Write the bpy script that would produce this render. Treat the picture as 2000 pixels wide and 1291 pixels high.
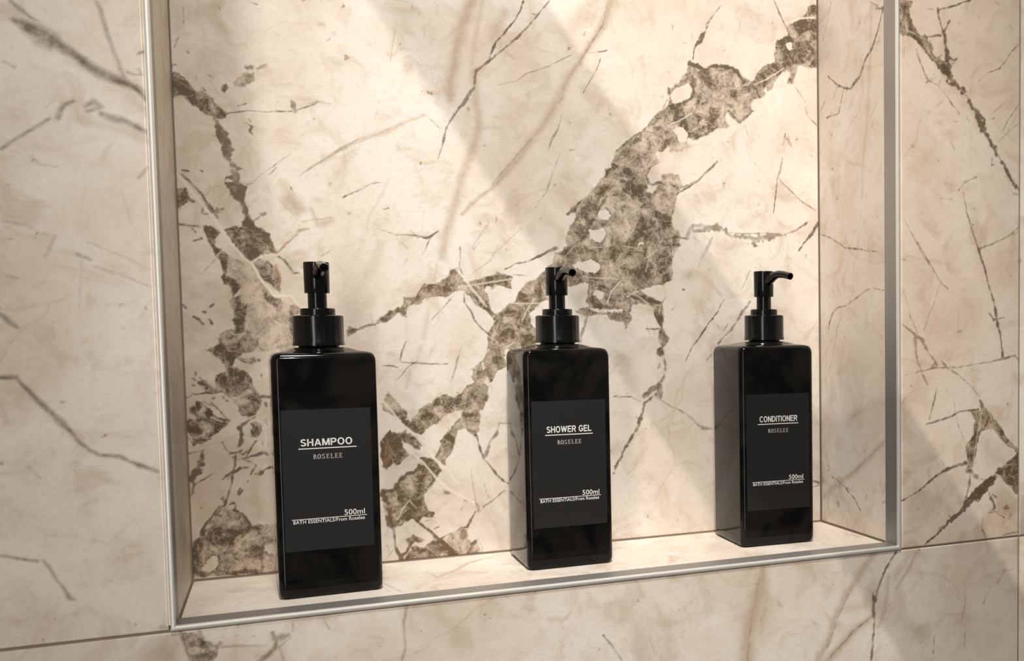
import bpy, bmesh, math
import numpy as np
from mathutils import Vector, Matrix

for o in list(bpy.data.objects):
    bpy.data.objects.remove(o, do_unlink=True)
SC = bpy.context.scene
COL = SC.collection
R = math.radians

# ------------------------------------------------------------------ camera
cam_d = bpy.data.cameras.new('camera')
cam = bpy.data.objects.new('camera', cam_d); COL.objects.link(cam)
cam.location = (.06363, -.69597, .16805)
cam.rotation_euler = (1.51383, .01139, -.42918)
cam_d.sensor_fit = 'HORIZONTAL'; cam_d.sensor_width = 36
cam_d.lens = 36 * 2017.42535 / 2000
cam_d.shift_x = -465.957 / 2000
cam_d.shift_y = 129.518 / 2000
cam_d.clip_start = .01
SC.camera = cam

# ------------------------------------------------------------------ world, lamps, exposure
SC.view_settings.view_transform = 'Standard'
SC.view_settings.look = 'None'
SC.view_settings.gamma = 1
SC.view_settings.use_curve_mapping = False
SC.view_settings.exposure = 0.0
w = bpy.data.worlds.new('room_light'); SC.world = w; w.use_nodes = True
w.node_tree.nodes['Background'].inputs['Color'].default_value = (1, .93, .84, 1)
w.node_tree.nodes['Background'].inputs['Strength'].default_value = .14

def aim(o, target):
    o.rotation_euler = (Vector(target) - o.location).to_track_quat('-Z', 'Y').to_euler()

def lamp(name, kind, loc, target, energy, color, **kw):
    d = bpy.data.lights.new(name, kind); d.energy = energy; d.color = color
    for k, v in kw.items(): setattr(d, k, v)
    o = bpy.data.objects.new(name, d); COL.objects.link(o)
    o.location = loc; aim(o, target)
    return o
# tall soft daylight from a doorway on the left
lamp('doorway_light', 'AREA', (-.52, -1.30, .35), (.25, .1, .2), 7.6, (1, .945, .875), shape='RECTANGLE', size=.20, size_y=1.7)
# ceiling downlight that pools on the niche
lamp('ceiling_spot', 'SPOT', (.10, -.66, 1.80), (.31, .1, .26), 150, (1, .965, .925), spot_size=R(28), spot_blend=1.0, shadow_soft_size=.10)
# second small downlight, partly blocked by the added shadow bar
lamp('small_spot', 'SPOT', (.05, -1.0, 1.06), (.42, .1, .15), 27, (1, .95, .89), spot_size=R(50), spot_blend=1.0, shadow_soft_size=.004)

# ------------------------------------------------------------------ helpers
def link(name, me, mat, parent=None):
    o = bpy.data.objects.new(name, me); COL.objects.link(o)
    if mat: me.materials.clear(); me.materials.append(mat)
    if parent: o.parent = parent
    return o

def obj(name, bm, mat, parent=None, smooth=True):
    me = bpy.data.meshes.new(name); bmesh.ops.recalc_face_normals(bm, faces=bm.faces)
    bm.to_mesh(me); bm.free()
    if smooth:
        for f in me.polygons: f.use_smooth = True
        me.set_sharp_from_angle(angle=R(38))
    return link(name, me, mat, parent)

def box(bm, a, b, bevel=0):
    g = bmesh.ops.create_cube(bm, size=1)
    for v in g['verts']:
        v.co = Vector([(a[i] + b[i]) / 2 + v.co[i] * (b[i] - a[i]) for i in range(3)])
    if bevel:
        es = list({e for v in g['verts'] for e in v.link_edges})
        bmesh.ops.bevel(bm, geom=es, offset=bevel, segments=2, affect='EDGES')

class NT:
    def __init__(s, name):
        s.m = bpy.data.materials.new(name); s.m.use_nodes = True
        s.t = s.m.node_tree; s.b = s.t.nodes['Principled BSDF']
    def n(s, kind, **kw):
        x = s.t.nodes.new(kind)
        for k, v in kw.items(): setattr(x, k, v)
        return x
    def l(s, a, b): s.t.links.new(a, b)
    def val(s, sock, v):
        if hasattr(v, 'is_output'): s.l(v, sock)
        else: sock.default_value = v
    def math(s, op, a, b=0, c=None, clamp=False):
        x = s.n('ShaderNodeMath', operation=op, use_clamp=clamp)
        s.val(x.inputs[0], a); s.val(x.inputs[1], b)
        if c is not None: s.val(x.inputs[2], c)
        return x.outputs[0]
    def step(s, v, a, b, lo=0, hi=1):
        x = s.n('ShaderNodeMapRange', interpolation_type='SMOOTHSTEP')
        s.val(x.inputs['Value'], v); x.inputs['From Min'].default_value = a; x.inputs['From Max'].default_value = b
        x.inputs['To Min'].default_value = lo; x.inputs['To Max'].default_value = hi
        return x.outputs['Result']
    def mix(s, f, a, b, blend='MIX'):
        x = s.n('ShaderNodeMix', data_type='RGBA', blend_type=blend)
        s.val(x.inputs[0], f); s.val(x.inputs[6], a); s.val(x.inputs[7], b)
        return x.outputs[2]
    def noise(s, co, scale, detail=4, rough=.5, dist=0):
        x = s.n('ShaderNodeTexNoise'); s.l(co, x.inputs['Vector'])
        x.inputs['Scale'].default_value = scale; x.inputs['Detail'].default_value = detail
        x.inputs['Roughness'].default_value = rough; x.inputs['Distortion'].default_value = dist
        return x.outputs['Fac']

def plain(name, col, rough=.5, metal=0, spec=.5, bump=0, bscale=400, coat=0):
    k = NT(name); co = k.n('ShaderNodeTexCoord').outputs['Object']
    n = k.noise(co, bscale, 3)
    c = k.mix(k.math('MULTIPLY', n, .5), (*col, 1), (*[x * .8 for x in col], 1))
    k.l(c, k.b.inputs['Base Color'])
    k.b.inputs['Roughness'].default_value = rough; k.b.inputs['Metallic'].default_value = metal
    k.b.inputs['Specular IOR Level'].default_value = spec
    k.b.inputs['Coat Weight'].default_value = coat
    if bump:
        b = k.n('ShaderNodeBump'); b.inputs['Strength'].default_value = bump; b.inputs['Distance'].default_value = .0004
        k.l(n, b.inputs['Height']); k.l(b.outputs[0], k.b.inputs['Normal'])
    return k.m

# ------------------------------------------------------------------ marble
def marble(name='marble_tile', tint=(1, 1, 1), blur=0):
    k = NT(name)
    geo = k.n('ShaderNodeNewGeometry').outputs['Position']
    av = k.n('ShaderNodeAttribute', attribute_name='vein'); at = k.n('ShaderNodeAttribute', attribute_name='tone')
    sv = k.n('ShaderNodeSeparateColor'); k.l(av.outputs['Color'], sv.inputs[0])
    st = k.n('ShaderNodeSeparateColor'); k.l(at.outputs['Color'], st.inputs[0])
    vein, field, soft, rust = sv.outputs[0], sv.outputs[1], sv.outputs[2], av.outputs['Alpha']
    light, dark, cloud = st.outputs[0], st.outputs[1], st.outputs[2]
    big = k.noise(geo, 9, 5, .55, .6)
    mid = k.noise(geo, 38, 5, .6, .8)
    fine = k.noise(geo, 260, 4, .65)
    tiny = k.noise(geo, 1100, 2, .6)
    T = lambda r, g, b: (r * tint[0], g * tint[1], b * tint[2], 1)
    base = k.mix(k.step(big, .35, .68), T(.865, .79, .70), T(.755, .645, .53))
    base = k.mix(k.step(mid, .50, .74, 0, .75), base, T(.62, .50, .375))
    base = k.mix(k.step(mid, .50, .25, 0, .45), base, T(.88, .80, .69))
    base = k.mix(k.step(fine, .50, .80, 0, .35), base, T(.58, .46, .34))
    base = k.mix(k.math('MULTIPLY', k.step(k.noise(geo, 150, 3, .5), .66, .72), k.step(mid, .45, .7)), base, T(.33, .24, .15))
    base = k.mix(k.step(k.noise(geo, 21, 6, .62, 1.2), .52, .72, 0, .5), base, T(.60, .46, .35))
    # sparse hairline veining everywhere, so the stone goes on beyond the frame too
    wv = k.n('ShaderNodeTexNoise'); k.l(geo, wv.inputs['Vector']); wv.inputs['Scale'].default_value = 14; wv.inputs['Detail'].default_value = 3
    ad = k.n('ShaderNodeVectorMath', operation='MULTIPLY_ADD'); k.l(wv.outputs['Color'], ad.inputs[0]); ad.inputs[1].default_value = (.06,) * 3; k.l(geo, ad.inputs[2])
    vo = k.n('ShaderNodeTexVoronoi', feature='DISTANCE_TO_EDGE'); k.l(ad.outputs[0], vo.inputs['Vector']); vo.inputs['Scale'].default_value = 7
    hair = k.math('MULTIPLY', k.step(vo.outputs['Distance'], .012, .0, 0, 1), k.step(big, .45, .62))
    base = k.mix(k.math('MULTIPLY', hair, .22), base, T(.42, .31, .21))
    # clouds (some hold painted shade) and soft streaks
    cl = k.math('MULTIPLY', cloud, k.step(mid, .25, .62, .35, 1))
    base = k.mix(k.math('MULTIPLY', cl, .85, clamp=True), base, T(.43, .33, .225))
    sf = k.math('MULTIPLY', soft, k.step(fine, .2, .7, .6, 1.0))
    base = k.mix(k.math('MULTIPLY', sf, .95, clamp=True), base, T(.50, .38, .265))
    # breccia patches
    br = k.noise(geo, 95, 7, .70, .5)
    br2 = k.noise(geo, 430, 5, .72, .4)
    edge = k.math('ADD', k.math('MULTIPLY', k.math('SUBTRACT', br, .5), 1.1), k.math('MULTIPLY', k.math('SUBTRACT', fine, .5), .9))
    fe = k.math('ADD', k.math('ADD', field, .07), edge)
    mask = k.step(fe, .44, .56)
    rim = k.math('MULTIPLY', k.step(fe, .42, .54), k.step(fe, .78, .54))
    v2 = k.n('ShaderNodeTexVoronoi', feature='DISTANCE_TO_EDGE')
    ad2 = k.n('ShaderNodeVectorMath', operation='MULTIPLY_ADD'); k.l(wv.outputs['Color'], ad2.inputs[0]); ad2.inputs[1].default_value = (.05,) * 3; k.l(geo, ad2.inputs[2])
    k.l(ad2.outputs[0], v2.inputs['Vector']); v2.inputs['Scale'].default_value = 85
    lace = k.math('MULTIPLY', k.step(v2.outputs['Distance'], .05, .01), k.step(br2, .42, .62))
    amt = k.math('ADD', k.math('ADD', dark, .05), k.math('MULTIPLY', k.math('SUBTRACT', br, .50), 4.2))
    amt = k.math('ADD', amt, k.math('MULTIPLY', k.math('SUBTRACT', br2, .5), 1.4), clamp=True)
    pc = k.mix(amt, T(.66, .54, .42), k.mix(k.step(big, .4, .6), T(.115, .074, .032), T(.100, .068, .040)))
    pc = k.mix(k.math('MULTIPLY', rim, k.math('ADD', .15, k.math('MULTIPLY', dark, .30), clamp=True)), pc, T(.13, .088, .036))
    pc = k.mix(k.math('MULTIPLY', lace, .38), pc, T(.74, .62, .48))
    col = k.mix(k.math('MULTIPLY', mask, k.step(dark, 0.0, .35, .35, .97)), base, pc)
    # hard veins, rust, light veins
    vv = k.math('MULTIPLY', vein, k.step(k.math('ADD', fine, k.math('MULTIPLY', tiny, .5)), .35, .8, .55, 1.15), clamp=True)
    col = k.mix(k.math('MULTIPLY', vv, .90), col, k.mix(k.step(big, .4, .6), T(.135, .085, .040), T(.115, .080, .046)))
    col = k.mix(k.math('MULTIPLY', rust, .75, clamp=True), col, T(.36, .20, .10))
    col = k.mix(k.math('MULTIPLY', light, .85, clamp=True), col, T(.86, .76, .62))
    col = k.mix(k.step(tiny, .45, .85, 0, .22), col, T(.45, .35, .25))
    k.l(col, k.b.inputs['Base Color'])
    k.l(k.step(fine, .3, .7, .36, .50), k.b.inputs['Roughness'])
    k.b.inputs['Specular IOR Level'].default_value = .35
    h = k.math('ADD', k.math('MULTIPLY', mid, .8), k.math('ADD', k.math('MULTIPLY', fine, .25), k.math('MULTIPLY', vein, -.12)))
    bp = k.n('ShaderNodeBump'); bp.inputs['Strength'].default_value = .6; bp.inputs['Distance'].default_value = .0009
    k.l(h, bp.inputs['Height']); k.l(bp.outputs[0], k.b.inputs['Normal'])
    return k.m

VEINS = {  # the back's faint diagonal cloud is a painted shadow band; top-left cloud partly shade
 'back': '''
p 0.85 1 4.5,355.6 7.9,355.5 13.7,349.7 17.7,343.9 24.5,344.8 28.7,340.8 30.9,334.1 36.4,330.4 35.0,326.2 31.2,325.9 26.3,326.9 19.1,331.8 13.3,338.1 8.5,341.1 2.7,338.6 0.3,345.1 0.6,353.2
d 0.8 1 28.7,325.7,3.20 33.3,315.0,5.71 36.8,307.0,8.59 35.8,298.6,2.51 40.6,292.0,7.91 41.0,285.0,9.36 41.3,276.7,7.21 45.4,267.1,3.26 47.5,253.2,5.08
g 0.6 1 3.7,404.5 44.2,409.5 28.8,395.4 18.7,386.1 8.8,379.6 2.8,378.9
p 0.45 1 41.5,350.1 43.5,355.6 49.9,358.9 55.7,361.1 54.9,355.5 49.6,350.2 43.3,348.9
p 0.45 1 50.1,362.3 54.6,365.9 55.8,363.2 51.3,361.8
p 0.4 1 56.4,363.3 62.9,366.7 61.6,364.5 57.7,362.7
p 0.8 1 33.8,346.0 36.5,351.8 38.5,348.5 35.7,345.2
v 0.8 1 36.3,329.7,1.07 50.3,332.9,0.72 61.8,333.1,0.43 78.7,335.2,1.10 82.7,336.2,0.73 96.1,342.2,0.37
v 0.6 1 79.5,340.9,2.92 80.7,335.3,3.66
v 0.8 1 44.1,335.9,0.54 49.2,338.1,0.90
v 0.7 1 44.6,332.4,0.36 49.0,332.8,0.72
v 0.55 1 42.9,285.1,0.72 47.2,281.2,0.72 51.0,282.1,0.54 57.7,288.7,0.54 68.3,297.8,0.73 77.6,304.0,0.37
r 0.5 1 47.9,265.8,0.72 54.5,271.7,0.55 62.6,281.9,0.55 68.0,290.0,0.73
v 0.4 1 82.4,289.4,0.74 100.2,302.5,1.11 109.8,309.6,1.49 123.4,318.5,1.13
g 0.9 1 68.8,273.8 74.1,277.6 81.8,271.5 85.6,264.5 80.1,260.0 72.5,266.8
r 0.6 1 69.3,269.5,0.55 75.0,264.1,0.55 78.8,260.0,0.37
v 0.8 1 48.7,324.4,0.72 52.4,321.9,1.44 51.0,318.4,1.80 52.9,316.4,0.72
v 0.6 1 50.1,327.3,0.72 51.9,325.4,1.08
v 0.6 1 24.5,344.5,1.06 22.1,347.0,0.71
v 0.4 1 31.9,343.8,0.71 27.3,353.0,0.35
l 1 1 2.3,288.4,1.06 11.0,277.3,1.24 23.8,259.2,1.25 29.7,249.8,1.44 37.4,238.1,1.45
v 0.75 1 7.1,285.9,1.41 15.9,276.8,1.42 24.0,264.8,1.43 28.7,256.7,1.44
p 0.85 1 1.3,276.1 8.5,276.7 11.7,269.8 6.9,265.4 0.8,264.5
v 0.9 1 2.7,251.6,1.06 11.2,250.5,0.71 19.8,249.4,0.71
r 0.5 1 21.8,272.3,0.53 27.0,278.1,0.71 32.7,280.4,0.54
v 0.8 1 13.3,240.2,1.43 17.7,242.4,1.07
v 0.8 1 11.8,249.8,1.07 14.1,246.5,1.43
r 0.8 1 64.8,232.5,0.73 71.6,239.8,0.92 75.6,242.7,0.55 82.4,250.1,1.11 87.8,251.0,0.56
r 0.5 1 82.6,255.8,0.55 93.4,258.4,0.74 98.8,260.0,0.56
v 0.6 1 111.5,275.7,0.56 122.2,279.9,0.57
v 0.7 1 51.4,255.4,0.36 57.3,260.6,2.19 58.0,260.9,0.36
v 0.8 1 3.2,360.2,2.79 5.7,361.1,2.09
v 0.6 1 6.9,378.0,1.39 8.8,380.3,1.40 6.1,372.6,0.70
v 0.5 1 12.6,400.2,0.70 12.2,389.4,0.70
r 0.4 1 97.9,397.7,1.46 102.0,399.6,1.47
v 0.7 1 54.2,409.3,1.07 59.3,407.9,1.07
v 0.7 1 13.9,370.7,1.05 14.5,370.1,1.05
v 0.5 1 26.1,355.6,0.71 28.0,355.1,0.71
v 0.5 1 18.8,354.9,0.70 18.0,352.1,0.70
v 0.8 1 28.3,263.6,1.08 28.9,262.9,1.08
v 0.8 1 31.5,263.7,1.08 32.0,262.3,1.08
v 0.8 1 28.2,260.1,1.08 29.5,260.9,1.08
v 0.8 1 18.9,259.7,1.07 22.6,258.5,1.07
v 0.8 1 7.8,288.7,1.06 11.4,288.9,1.06
v 0.8 1 18.8,289.3,1.07 20.0,288.7,1.07
v 0.6 1 62.8,289.0,1.09 65.5,292.0,1.09 66.9,294.2,0.73
p 0.95 1 19.5,251.4 25.0,250.6 29.4,247.4 26.2,243.1 26.7,236.5 31.2,234.9 35.5,230.0 33.8,223.2 33.9,216.5 39.4,212.4 42.0,209.0 39.9,203.9 36.7,201.0 35.8,207.3 33.3,209.8 29.9,209.3 30.1,214.8 31.3,218.2 29.4,226.5 25.8,230.6 25.2,235.6 22.4,239.7 20.4,246.3
p 0.8 1 31.7,249.1 37.0,250.8 45.0,250.8 44.9,256.3 47.1,258.1 50.4,254.0 54.6,251.4 60.6,246.7 62.3,240.8 65.6,232.8 60.9,232.3 55.4,231.3 49.1,226.9 44.6,229.3 40.2,235.1 36.6,240.1 34.2,245.0
p 0.6 1 50.2,225.7 53.8,228.7 59.9,227.1 64.4,221.2 66.9,215.3 66.3,207.6 67.3,203.7 63.5,206.7 59.4,210.9 54.9,216.8
p 0.7 1 36.8,201.4 40.6,202.3 45.1,198.9 44.8,193.0 43.0,184.5 43.6,178.5 48.9,175.9 51.8,172.5 50.8,164.0 26.4,164.3 25.5,170.2 26.4,176.1 30.6,177.8 36.7,177.7 37.6,181.1 35.8,186.2 37.2,192.9 34.0,198.0
p 0.22 1 34.8,231.6 41.5,226.7 48.9,221.8 57.7,208.3 62.9,200.7 68.3,198.1 75.9,189.5 76.6,162.7 50.7,163.1 44.3,178.5 44.8,193.0 40.6,202.3 42.4,209.0 35.0,216.5 34.5,223.2
p 0.75 1 55.3,206.6 59.1,203.2 62.9,200.7 67.6,199.9 67.4,193.8 64.9,191.3 60.4,195.5 57.4,199.8
d 0.9 1 39.3,273.7,5.04 43.7,268.8,3.25 46.6,263.1,1.81 47.1,257.2,2.90
l 1 1 14.0,272.5,1.42 21.0,263.7,1.43 27.4,254.0,1.61 33.0,245.0,1.44 38.8,235.9,1.81 44.6,228.5,1.09 49.0,225.2,1.46 53.4,216.8,1.46 58.5,208.4,1.47 63.0,202.0,1.84 68.5,202.4,1.48 73.2,202.5,1.48 77.0,198.2,1.49 82.4,192.6,1.49
l 0.8 1 49.1,226.5,0.73 56.2,230.9,0.73 60.9,231.8,0.73
l 0.8 1 32.8,237.5,0.72 27.2,229.8,1.08
l 0.8 1 43.5,175.1,0.73 36.6,174.3,0.73 32.8,176.5,0.73
v 0.75 1 66.3,230.7,1.10 70.1,228.2,1.47 73.8,222.3,1.48 76.1,218.4,1.48 80.1,218.9,0.74
r 0.8 1 65.6,233.2,0.55 71.3,240.2,1.10 74.5,242.0,0.55 81.1,250.3,1.11 85.9,251.4,0.56
r 0.6 1 25.7,227.3,1.08 17.9,218.8,0.72 16.3,216.3,0.36
v 0.9 1 3.7,252.3,1.06 9.5,251.3,0.89 19.1,250.4,0.89
v 0.8 1 12.1,240.2,1.07 18.0,242.1,1.43
v 0.8 1 12.4,248.5,1.42 14.5,246.5,1.43
v 0.9 1 10.8,187.1,1.79 14.4,184.6,2.16 16.9,181.6,1.44
v 0.9 1 20.4,185.4,1.08 22.1,182.0,1.44
v 0.8 1 21.5,194.6,1.80 23.4,196.3,1.08
v 0.8 1 4.5,195.4,1.43 6.3,193.7,1.79
v 0.7 1 16.5,190.8,1.08 18.0,190.8,1.08
v 0.6 1 20.3,264.5,1.43 18.7,259.5,1.78 24.6,259.3,1.43 22.6,266.3,1.79
v 0.8 1 27.6,261.5,1.08 32.2,263.3,1.08
v 0.6 1 30.6,260.8,0.72 32.2,264.2,0.72
g 0.8 1 2.8,227.6 7.3,229.4 10.4,226.1 7.0,222.7 3.4,223.5
g 0.8 1 16.2,212.1 21.4,213.0 31.7,208.1 31.5,203.0 24.1,204.7 17.5,207.9
v 0.8 1 56.4,260.5,2.19 58.8,261.0,2.19 57.2,259.3,2.19
r 0.5 1 47.3,264.0,0.72 52.1,269.2,0.73 55.3,271.9,0.36
p 0.85 1 2.3,271.9 10.3,272.3 8.7,267.3 4.1,263.0 2.0,264.6
v 0.7 1 7.4,271.3,2.83 13.1,267.5,2.13
p 0.6 1 73.0,196.4 76.9,196.5 82.3,191.3 75.1,188.7 75.1,164.5 72.2,172.3 73.4,184.4
l 0.8 1 71.5,177.5,0.74 75.2,168.8,1.12 75.9,164.4,0.75
r 0.6 1 69.9,174.0,1.11 72.2,172.3,1.12
r 0.8 1 64.5,223.8,1.47 66.6,216.1,1.84 66.4,210.1,1.48
p 0.72 1 15.1,165.5 19.4,164.7 21.9,165.7 25.7,166.7 24.6,172.3 51.3,172.1 51.1,166.4 48.4,162.9 41.9,161.5 37.4,159.5 35.4,156.0 33.9,151.1 41.5,149.5 45.1,143.7 48.1,136.5 49.9,132.1 51.6,126.3 50.8,120.6 47.4,117.2 42.9,116.6 37.8,117.6 36.0,119.8 36.8,124.0 35.7,128.3 30.6,129.9 27.0,132.9 21.3,132.7 20.2,135.2 23.4,138.6 22.9,142.2 24.3,145.6 30.1,150.4 29.0,153.3 26.6,157.6 21.7,160.5 19.3,163.3
p 0.55 1 34.2,159.5 41.8,158.7 48.9,158.6 50.1,155.7 47.4,154.3 41.7,155.2 35.4,157.4
p 0.8 1 11.1,141.8 14.2,142.8 16.7,141.6 17.8,138.8 20.9,137.3 20.7,133.8 17.0,135.3 15.3,137.5 12.2,139.0
p 0.3 1 31.9,129.2 36.9,128.3 45.2,126.6 49.6,123.5 47.5,118.6 37.8,118.3 36.7,122.6
v 0.9 1 3.3,130.5,1.08 7.0,131.4,0.72 7.7,133.5,0.72 9.5,132.4,0.72 17.0,133.9,0.91 20.7,133.1,0.73
v 0.8 1 10.7,148.1,1.44 10.9,146.3,1.08
v 0.7 1 8.7,144.0,1.08 10.2,142.5,1.08
v 0.8 1 8.2,139.8,1.80 9.4,139.0,1.80
v 0.7 1 13.0,144.5,1.08 13.6,143.8,1.08
p 0.85 1 5.5,123.1 9.8,124.3 10.6,127.8 14.8,126.2 19.0,121.9 19.5,118.3 25.0,114.6 31.3,113.6 28.7,110.1 23.5,106.8 19.6,102.8 18.2,99.3 13.8,98.1 12.5,97.1 7.6,97.1 7.1,100.6 4.3,108.5 3.6,113.4 5.2,115.4 10.1,114.5 10.2,116.6 6.0,120.3
p 0.25 1 11.0,121.5 14.1,123.5 17.2,121.2 15.8,117.8 12.0,117.2
p 0.25 1 13.1,113.0 17.5,113.5 20.5,109.8 19.7,105.6 15.9,105.1 13.3,101.7 13.5,106.6 11.2,110.9
l 0.9 1 19.5,116.2,1.09 26.2,112.4,0.91
v 0.9 1 19.2,126.8,0.91 24.0,121.7,1.09 28.2,115.8,1.10 31.3,113.6,1.10
v 0.6 1 14.3,127.7,0.72 22.2,123.2,0.73 27.6,116.6,0.73
v 0.7 1 4.1,102.9,1.08 7.0,98.5,1.09
v 0.7 1 3.6,91.0,0.72 8.0,91.8,0.91 12.4,93.3,0.36
v 0.8 1 13.6,93.2,1.09 12.3,90.5,1.45 11.8,86.3,2.91 10.1,82.1,4.36
v 0.9 1 25.1,98.3,0.55 26.8,93.9,0.73 30.5,90.1,1.47 35.6,90.6,2.21 38.2,91.8,1.11
d 0.85 1 37.0,95.5,2.21 38.8,99.0,2.21 38.0,104.7,2.21 37.5,108.3,2.58 39.5,110.4,2.21 42.8,113.1,1.47 47.4,115.7,0.74
p 0.65 1 44.6,110.8 47.3,112.9 51.1,111.3 52.5,105.5 48.8,101.3 44.9,100.8 43.8,105.2 45.8,107.9
v 0.85 1 47.4,97.8,1.85 45.4,95.0,1.48 42.0,89.5,1.48 40.6,86.7,1.48
v 0.85 1 35.4,85.2,1.47 40.5,85.6,1.85 43.8,87.2,1.48 48.3,87.3,1.48 52.3,88.9,1.86 54.8,87.3,1.49
v 0.8 1 31.6,87.2,0.74 34.1,84.9,1.11 33.4,82.1,1.10
v 0.8 1 52.4,129.9,2.59 56.3,129.0,2.60
v 0.7 1 54.5,124.8,1.48 55.1,122.6,1.48
v 0.7 1 52.3,145.6,1.48 52.6,144.6,1.48
v 0.7 1 53.8,113.3,1.11 55.6,108.9,1.11
v 0.7 1 50.7,156.4,1.47 52.0,156.0,1.47
v 0.7 1 51.7,165.7,1.10 54.2,162.8,1.11
v 0.6 1 51.3,96.9,1.11 51.8,94.7,1.11
r 0.4 1 57.1,114.6,0.74 55.0,93.1,0.74
v 0.8 1 20.6,129.6,1.09 21.8,130.2,1.09
v 0.8 1 27.2,130.0,1.09 27.8,129.3,1.09
v 0.8 1 29.0,127.9,1.46 29.9,127.1,1.46
p 0.85 1 25.9,172.3 29.5,169.5 29.4,164.6 35.5,160.2 34.1,155.3 29.1,156.1 26.8,161.8
d 0.9 1 12.5,92.8,1.45 12.6,87.2,1.82 12.8,83.6,3.64 9.5,78.9,5.09 6.8,74.1,3.63
v 0.8 1 4.3,72.2,3.63 6.6,68.5,1.09 14.9,74.0,1.09 19.4,76.2,0.73
v 0.85 1 6.0,69.3,1.09 5.5,63.0,2.18 3.9,61.0,1.09
g 0.4 1 15.3,84.9 21.6,85.2 23.4,82.3 19.4,76.9 15.0,76.4
v 0.85 1 29.9,89.7,1.84 35.1,90.9,1.47 38.8,88.5,1.48 41.5,91.2,1.11
v 0.9 1 33.7,88.1,1.47 33.5,81.7,1.47 32.0,76.8,1.47 27.5,73.5,1.47 24.8,71.2,1.10
d 0.9 1 32.0,76.4,1.84 35.9,78.3,1.48 39.8,79.1,2.96 42.0,79.3,1.48
v 0.9 1 31.3,75.4,1.84 30.4,68.3,1.47 28.3,62.0,1.47 26.2,55.0,1.47 25.4,52.2,1.84
v 0.6 1 28.0,70.6,0.74 29.4,74.1,0.74
v 0.85 1 37.4,85.0,1.48 41.3,86.2,1.48 46.5,87.3,1.48 51.7,89.2,1.49 54.9,86.9,1.49
v 0.8 1 38.7,84.9,1.11 44.4,82.4,1.11 46.9,80.1,1.48 44.2,76.0,1.48 43.4,73.9,1.11
v 0.85 1 46.0,73.7,1.11 49.2,73.5,2.60 51.3,76.2,1.86 56.6,78.4,1.49
v 0.8 1 34.0,60.9,1.48 35.4,64.4,0.74 37.3,62.8,1.48 34.6,60.1,1.48 34.0,62.3,0.74
v 0.5 1 41.0,69.0,1.11 41.3,69.3,1.11
v 0.9 1 23.1,57.4,1.10 24.7,59.4,1.10 24.9,55.8,1.10 26.1,52.9,1.10 21.0,51.1,1.10 18.3,46.4,1.47 13.7,41.8,1.46 11.7,37.7,1.83 10.9,33.5,2.20
v 0.6 1 21.6,52.5,0.73 22.8,49.6,0.74 19.5,45.5,0.73
v 0.85 1 28.6,52.7,0.74 31.2,54.3,1.11 32.7,51.6,1.11 31.7,48.8,1.11
d 0.9 1 31.7,48.8,1.48 36.0,46.3,1.48 39.1,42.5,1.49 40.9,39.4,1.49 42.7,35.7,2.98
p 0.42 0.6 11.6,36.2 13.7,40.3 18.2,44.9 20.9,49.7 26.0,50.7 31.7,48.8 36.0,45.6 39.7,41.0 43.4,35.6 47.3,37.4 56.4,35.9 58.5,-0.1 48.7,0.2 35.7,1.6 28.1,2.4 18.6,2.3 2.3,3.0 3.1,22.8 4.5,28.4 9.6,31.4
p 0.95 1 14.7,35.3 20.4,36.2 24.1,34.4 33.0,34.0 37.4,30.4 36.7,28.3 31.5,27.3 30.1,23.8 23.7,23.0 16.8,24.4 15.1,28.8
p 1 1 34.1,26.3 37.9,26.3 39.1,24.1 36.5,22.5 34.3,23.8
p 0.85 1 3.9,28.4 8.9,30.8 10.7,27.8 10.5,22.1 8.4,16.6 4.6,15.6 3.6,22.1
h 0.12 0.4 9.8,4.4 8.7,8.0 12.7,14.1 16.0,18.0 19.7,17.3 20.8,12.5 18.8,7.7 12.3,3.4
p 0.75 1 39.0,20.1 44.9,21.7 48.7,20.6 46.6,17.2 40.2,17.1
h 0.15 0.5 49.4,21.3 53.4,23.1 57.2,21.3 57.7,13.9 53.0,13.6 49.9,16.9
p 0.9 1 28.2,4.6 35.9,5.9 48.8,3.8 48.7,0.2 28.1,2.0
p 0.95 1 38.3,37.5 42.7,35.7 43.3,32.7 38.8,33.1
v 0.7 1 2.8,15.8,2.19 4.4,8.5,2.93 10.4,3.6,2.94 18.0,5.6,2.21
r 0.9 1 26.3,22.7,0.74 31.4,23.0,1.11
v 0.6 1 47.9,14.9,2.25 48.2,5.4,2.25
l 0.7 1 31.6,28.7,0.74 35.5,30.5,0.74 30.2,26.0,0.74
l 0.6 1 40.5,26.5,0.75 47.0,28.0,0.75 52.9,29.0,0.75
g 0.42 1 4.0,404.5 32.3,408.0 46.9,367.2 54.9,317.8 66.5,267.6 84.9,209.1 77.7,-9.8 -11.4,0.1
g 0.3 1 1.2,250.7 59.3,252.7 84.9,209.1 82.0,119.2 54.7,120.3 23.4,165.1 -1.5,179.8
g 0.35 1 134.6,93.8 175.3,75.8 213.8,49.0 228.9,6.7 131.8,0.0
g 0.16 1 144.4,421.8 243.3,433.9 262.4,388.6 311.5,327.7 288.9,268.9 236.1,302.8 197.7,335.7
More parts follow.
